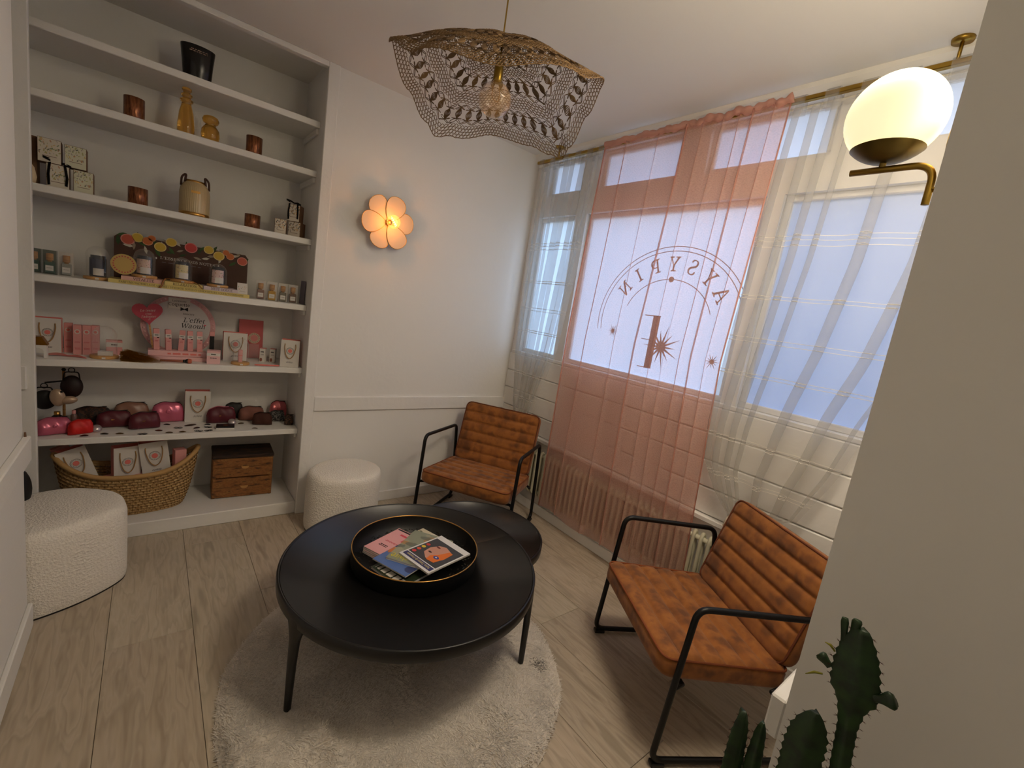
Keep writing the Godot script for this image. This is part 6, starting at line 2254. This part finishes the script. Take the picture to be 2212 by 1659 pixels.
func magazines() -> void:
	var y0 := 0.403
	var flat := Basis(Vector3.RIGHT, -PI / 2)
	var c := Vector3(0.846, 0, 1.352)
	# booklets: pink stack at the back left
	var pinkc := mat(Color(0.86, 0.62, 0.63), 0.45)
	for k in 4:
		var o := magazine(["pink booklet at the bottom of the pink pile", "pink booklet second from the bottom of the pink pile", "pink booklet second from the top of the pink pile", "pink booklet with ribbon emblem on top of the pink pile"][k], Vector3(0.785 + 0.001 * k, y0 + 0.0072 * k, 1.240 - 0.001 * k), -1.19 + 0.02 * (k % 2), Vector3(0.112, 0.007, 0.215), pinkc)
		if k == 3:
			dashes(o, M.ink, Vector3(-0.005, 0.0073, 0.042), 0.045, 2, 0.005, "title", flat)
			dashes(o, M.rose, Vector3(0.005, 0.0073, 0.005), 0.07, 2, 0.003, "small_print", flat)
			var st := mb(true)
			var path := [Vector3(-0.03, 0, 0.012), Vector3(0.0, 0, -0.022), Vector3(0.018, 0, -0.042), Vector3(0.004, 0, -0.058), Vector3(-0.012, 0, -0.042), Vector3(0.012, 0, -0.015), Vector3(0.036, 0, 0.004)]
			var band := bend(path, 0.02, 5)
			for i in band.size() - 1:
				var d: Vector3 = (band[i + 1] - band[i]).normalized().cross(Vector3.UP) * 0.0065
				quad(st, band[i] + d, band[i + 1] + d, band[i + 1] - d, band[i] - d)
			var rb := obj("ribbon_emblem", st, mat(Color(0.80, 0.25, 0.33), 0.5), o)
			rb.position = Vector3(0.018, 0.0075, -0.052)
			rb.rotation.y = -0.9
			st = mb()
			bx(st, Vector3(-0.052, 0.0071, -0.104), Vector3(0.040, 0.0074, -0.094))
			obj("title_bar", st, M.ink, o)
	# magazines to the front and right
	var green := cover(3, Color(0.16, 0.20, 0.14), [Color(0.30, 0.42, 0.28), Color(0.10, 0.12, 0.10), Color(0.55, 0.60, 0.50)], true)
	var o := magazine("green-covered magazine lowest at the front of the tray", Vector3(0.800, y0, 1.405), 1.85, Vector3(0.185, 0.009, 0.25), green)
	dashes(o, M.paper, Vector3(0, 0.0094, -0.100), 0.16, 1, 0.030, "title", flat)
	o = magazine("grey-covered magazine lowest at the right of the tray", Vector3(0.925, y0, 1.30), -2.7, Vector3(0.16, 0.008, 0.24), cover(9, Color(0.62, 0.58, 0.50), [Color(0.30, 0.28, 0.22), Color(0.75, 0.70, 0.62), Color(0.45, 0.40, 0.30)]))
	o = magazine("white-edged magazine peeping out at the back of the pile", Vector3(0.930, y0 + 0.0092, 1.315), -2.83, Vector3(0.185, 0.008, 0.255), cover(10, Color(0.80, 0.76, 0.66), [Color(0.62, 0.48, 0.34), Color(0.30, 0.32, 0.20), Color(0.86, 0.84, 0.78)]))
	o = magazine("blue and orange magazine between the pink pile and the grey one", Vector3(0.808, y0 + 0.0290, 1.375), 1.95, Vector3(0.18, 0.005, 0.24), cover(14, Color(0.30, 0.42, 0.66), [Color(0.80, 0.42, 0.14), Color(0.14, 0.18, 0.36), Color(0.72, 0.66, 0.70), Color(0.86, 0.60, 0.28)], true))
	o = magazine("grey magazine with yellow title under the topmost one", Vector3(0.868, y0 + 0.0343, 1.360), 2.21, Vector3(0.19, 0.008, 0.255), cover(19, Color(0.52, 0.54, 0.46), [Color(0.62, 0.60, 0.50), Color(0.66, 0.46, 0.26), Color(0.36, 0.38, 0.34)], true))
	words("marie claire", 0.034, mat(Color(0.80, 0.74, 0.12), 0.5), o, Vector3(0, 0.0086, -0.100), flat, false, "title", 0.17)
	o = magazine("topmost magazine showing a colourfully painted face on grey", Vector3(0.900, y0 + 0.0425, 1.425), 1.79, Vector3(0.185, 0.007, 0.235), mat(Color(0.84, 0.83, 0.83), 0.3))
	var st := mb()
	bx(st, Vector3(-0.085, 0.0072, -0.075), Vector3(0.085, 0.0074, 0.085))
	obj("picture", st, mat(Color(0.20, 0.20, 0.22), 0.35), o)
	st = mb()
	bx(st, Vector3(-0.085, 0.0074, -0.105), Vector3(0.085, 0.0076, -0.080))
	obj("title_bar", st, mat(Color(0.12, 0.13, 0.36), 0.35), o)
	words("Salon Talons de Femmes", 0.013, mat(Color(0.80, 0.74, 0.50), 0.5), o, Vector3(0.0, 0.0078, -0.092), flat, true, "title", 0.14)
	var L := func(called: String, poly: PackedVector2Array, h: float, col: Color):
		var q := mb()
		prism(q, poly, 0, 0.0003, Transform3D(flat, Vector3(0, h, 0)))
		obj(called, q, mat(col, 0.35), o)
	L.call("face_print", PackedVector2Array([Vector2(-0.05, -0.05), Vector2(0.0, -0.065), Vector2(0.03, -0.05), Vector2(0.045, -0.01), Vector2(0.038, 0.03), Vector2(0.0, 0.055), Vector2(-0.045, 0.05), Vector2(-0.06, 0.01)]), 0.0075, Color(0.76, 0.54, 0.46))
	L.call("orange_print", PackedVector2Array([Vector2(-0.06, 0.0), Vector2(-0.05, 0.055), Vector2(-0.01, 0.06), Vector2(0.0, 0.03), Vector2(-0.02, 0.0), Vector2(-0.035, -0.05), Vector2(-0.055, -0.05)]), 0.0079, Color(0.84, 0.42, 0.06))
	L.call("blue_print", ellipse(0.014, 0.010, 14, -0.030, 0.022), 0.0082, Color(0.12, 0.20, 0.56))
	L.call("eye_print", ellipse(0.005, 0.004, 12, -0.030, 0.022), 0.0086, Color(0.9, 0.9, 0.9))
	L.call("lip_print", ellipse(0.012, 0.005, 14, 0.022, -0.038), 0.0080, Color(0.45, 0.16, 0.14))
	L.call("eye_print", ellipse(0.010, 0.005, 14, 0.020, 0.012), 0.0080, Color(0.22, 0.12, 0.10))
	var n := 0
	for cc in [Color(0.80, 0.18, 0.18), Color(0.84, 0.30, 0.16), Color(0.84, 0.72, 0.16), Color(0.80, 0.20, 0.16)]:
		L.call("paint_dot_print", ellipse(0.010, 0.009, 14, 0.068, 0.058 - 0.026 * n), 0.0078, cc)
		n += 1

# ---------------------------------------------------------------- odds and ends
func oddments() -> void:
	# black bag hanging between the wall end and the left pouf
	var o := thing("black_bag", "black spiky bag mostly hidden behind the left wall end", "bag", Vector3(-0.52, 0.30, 0.20))
	var bl := mat(Color(0.012, 0.011, 0.012), 0.55)
	var st := mb(true)
	blob(st, Vector3(0, 0.115, 0.0), Vector3(0.072, 0.115, 0.06), 24, 14)
	obj("body", st, bl, o)
	st = mb()
	prism(st, PackedVector2Array([Vector2(-0.03, 0.19), Vector2(0.02, 0.20), Vector2(0.055, 0.262), Vector2(0.032, 0.262), Vector2(0.046, 0.292), Vector2(0.020, 0.288), Vector2(0.012, 0.325), Vector2(-0.004, 0.33), Vector2(-0.02, 0.25)]), -0.004, 0.004)
	obj("crest", st, bl, o)
	# clips under the ceiling, by the rod
	var k := 0
	for z in [0.72, 2.03]:
		var c := thing("ceiling_clip", ["small black metal clip on the ceiling at the pink curtain's left end", "small black metal clip on the ceiling above the ivory curtain"][k], "clip", Vector3(2.262, HC - 0.056, z))
		st = mb()
		rbx(st, Vector3(-0.012, -0.008, -0.026), Vector3(0.004, 0.004, 0.026), 0.002)
		obj("plate", st, M.black_metal, c)
		st = mb()
		rbx(st, Vector3(-0.016, -0.016, -0.012), Vector3(-0.008, -0.004, 0.004), 0.001)
		obj("hook", st, mat(Color(0.5, 0.48, 0.45), 0.4, 0.8), c)
		k += 1
	# a little brown peg on the left rail
	var p := thing("wooden_peg", "tiny brown peg standing at the end of the left wall rail", "peg", Vector3(-0.402, 0.784, 0.612))
	st = mb(true)
	lathe(st, [Vector2(0, 0), Vector2(0.004, 0), Vector2(0.003, 0.016), Vector2(0, 0.018)], 10)
	obj("pin", st, M.kraft, p)
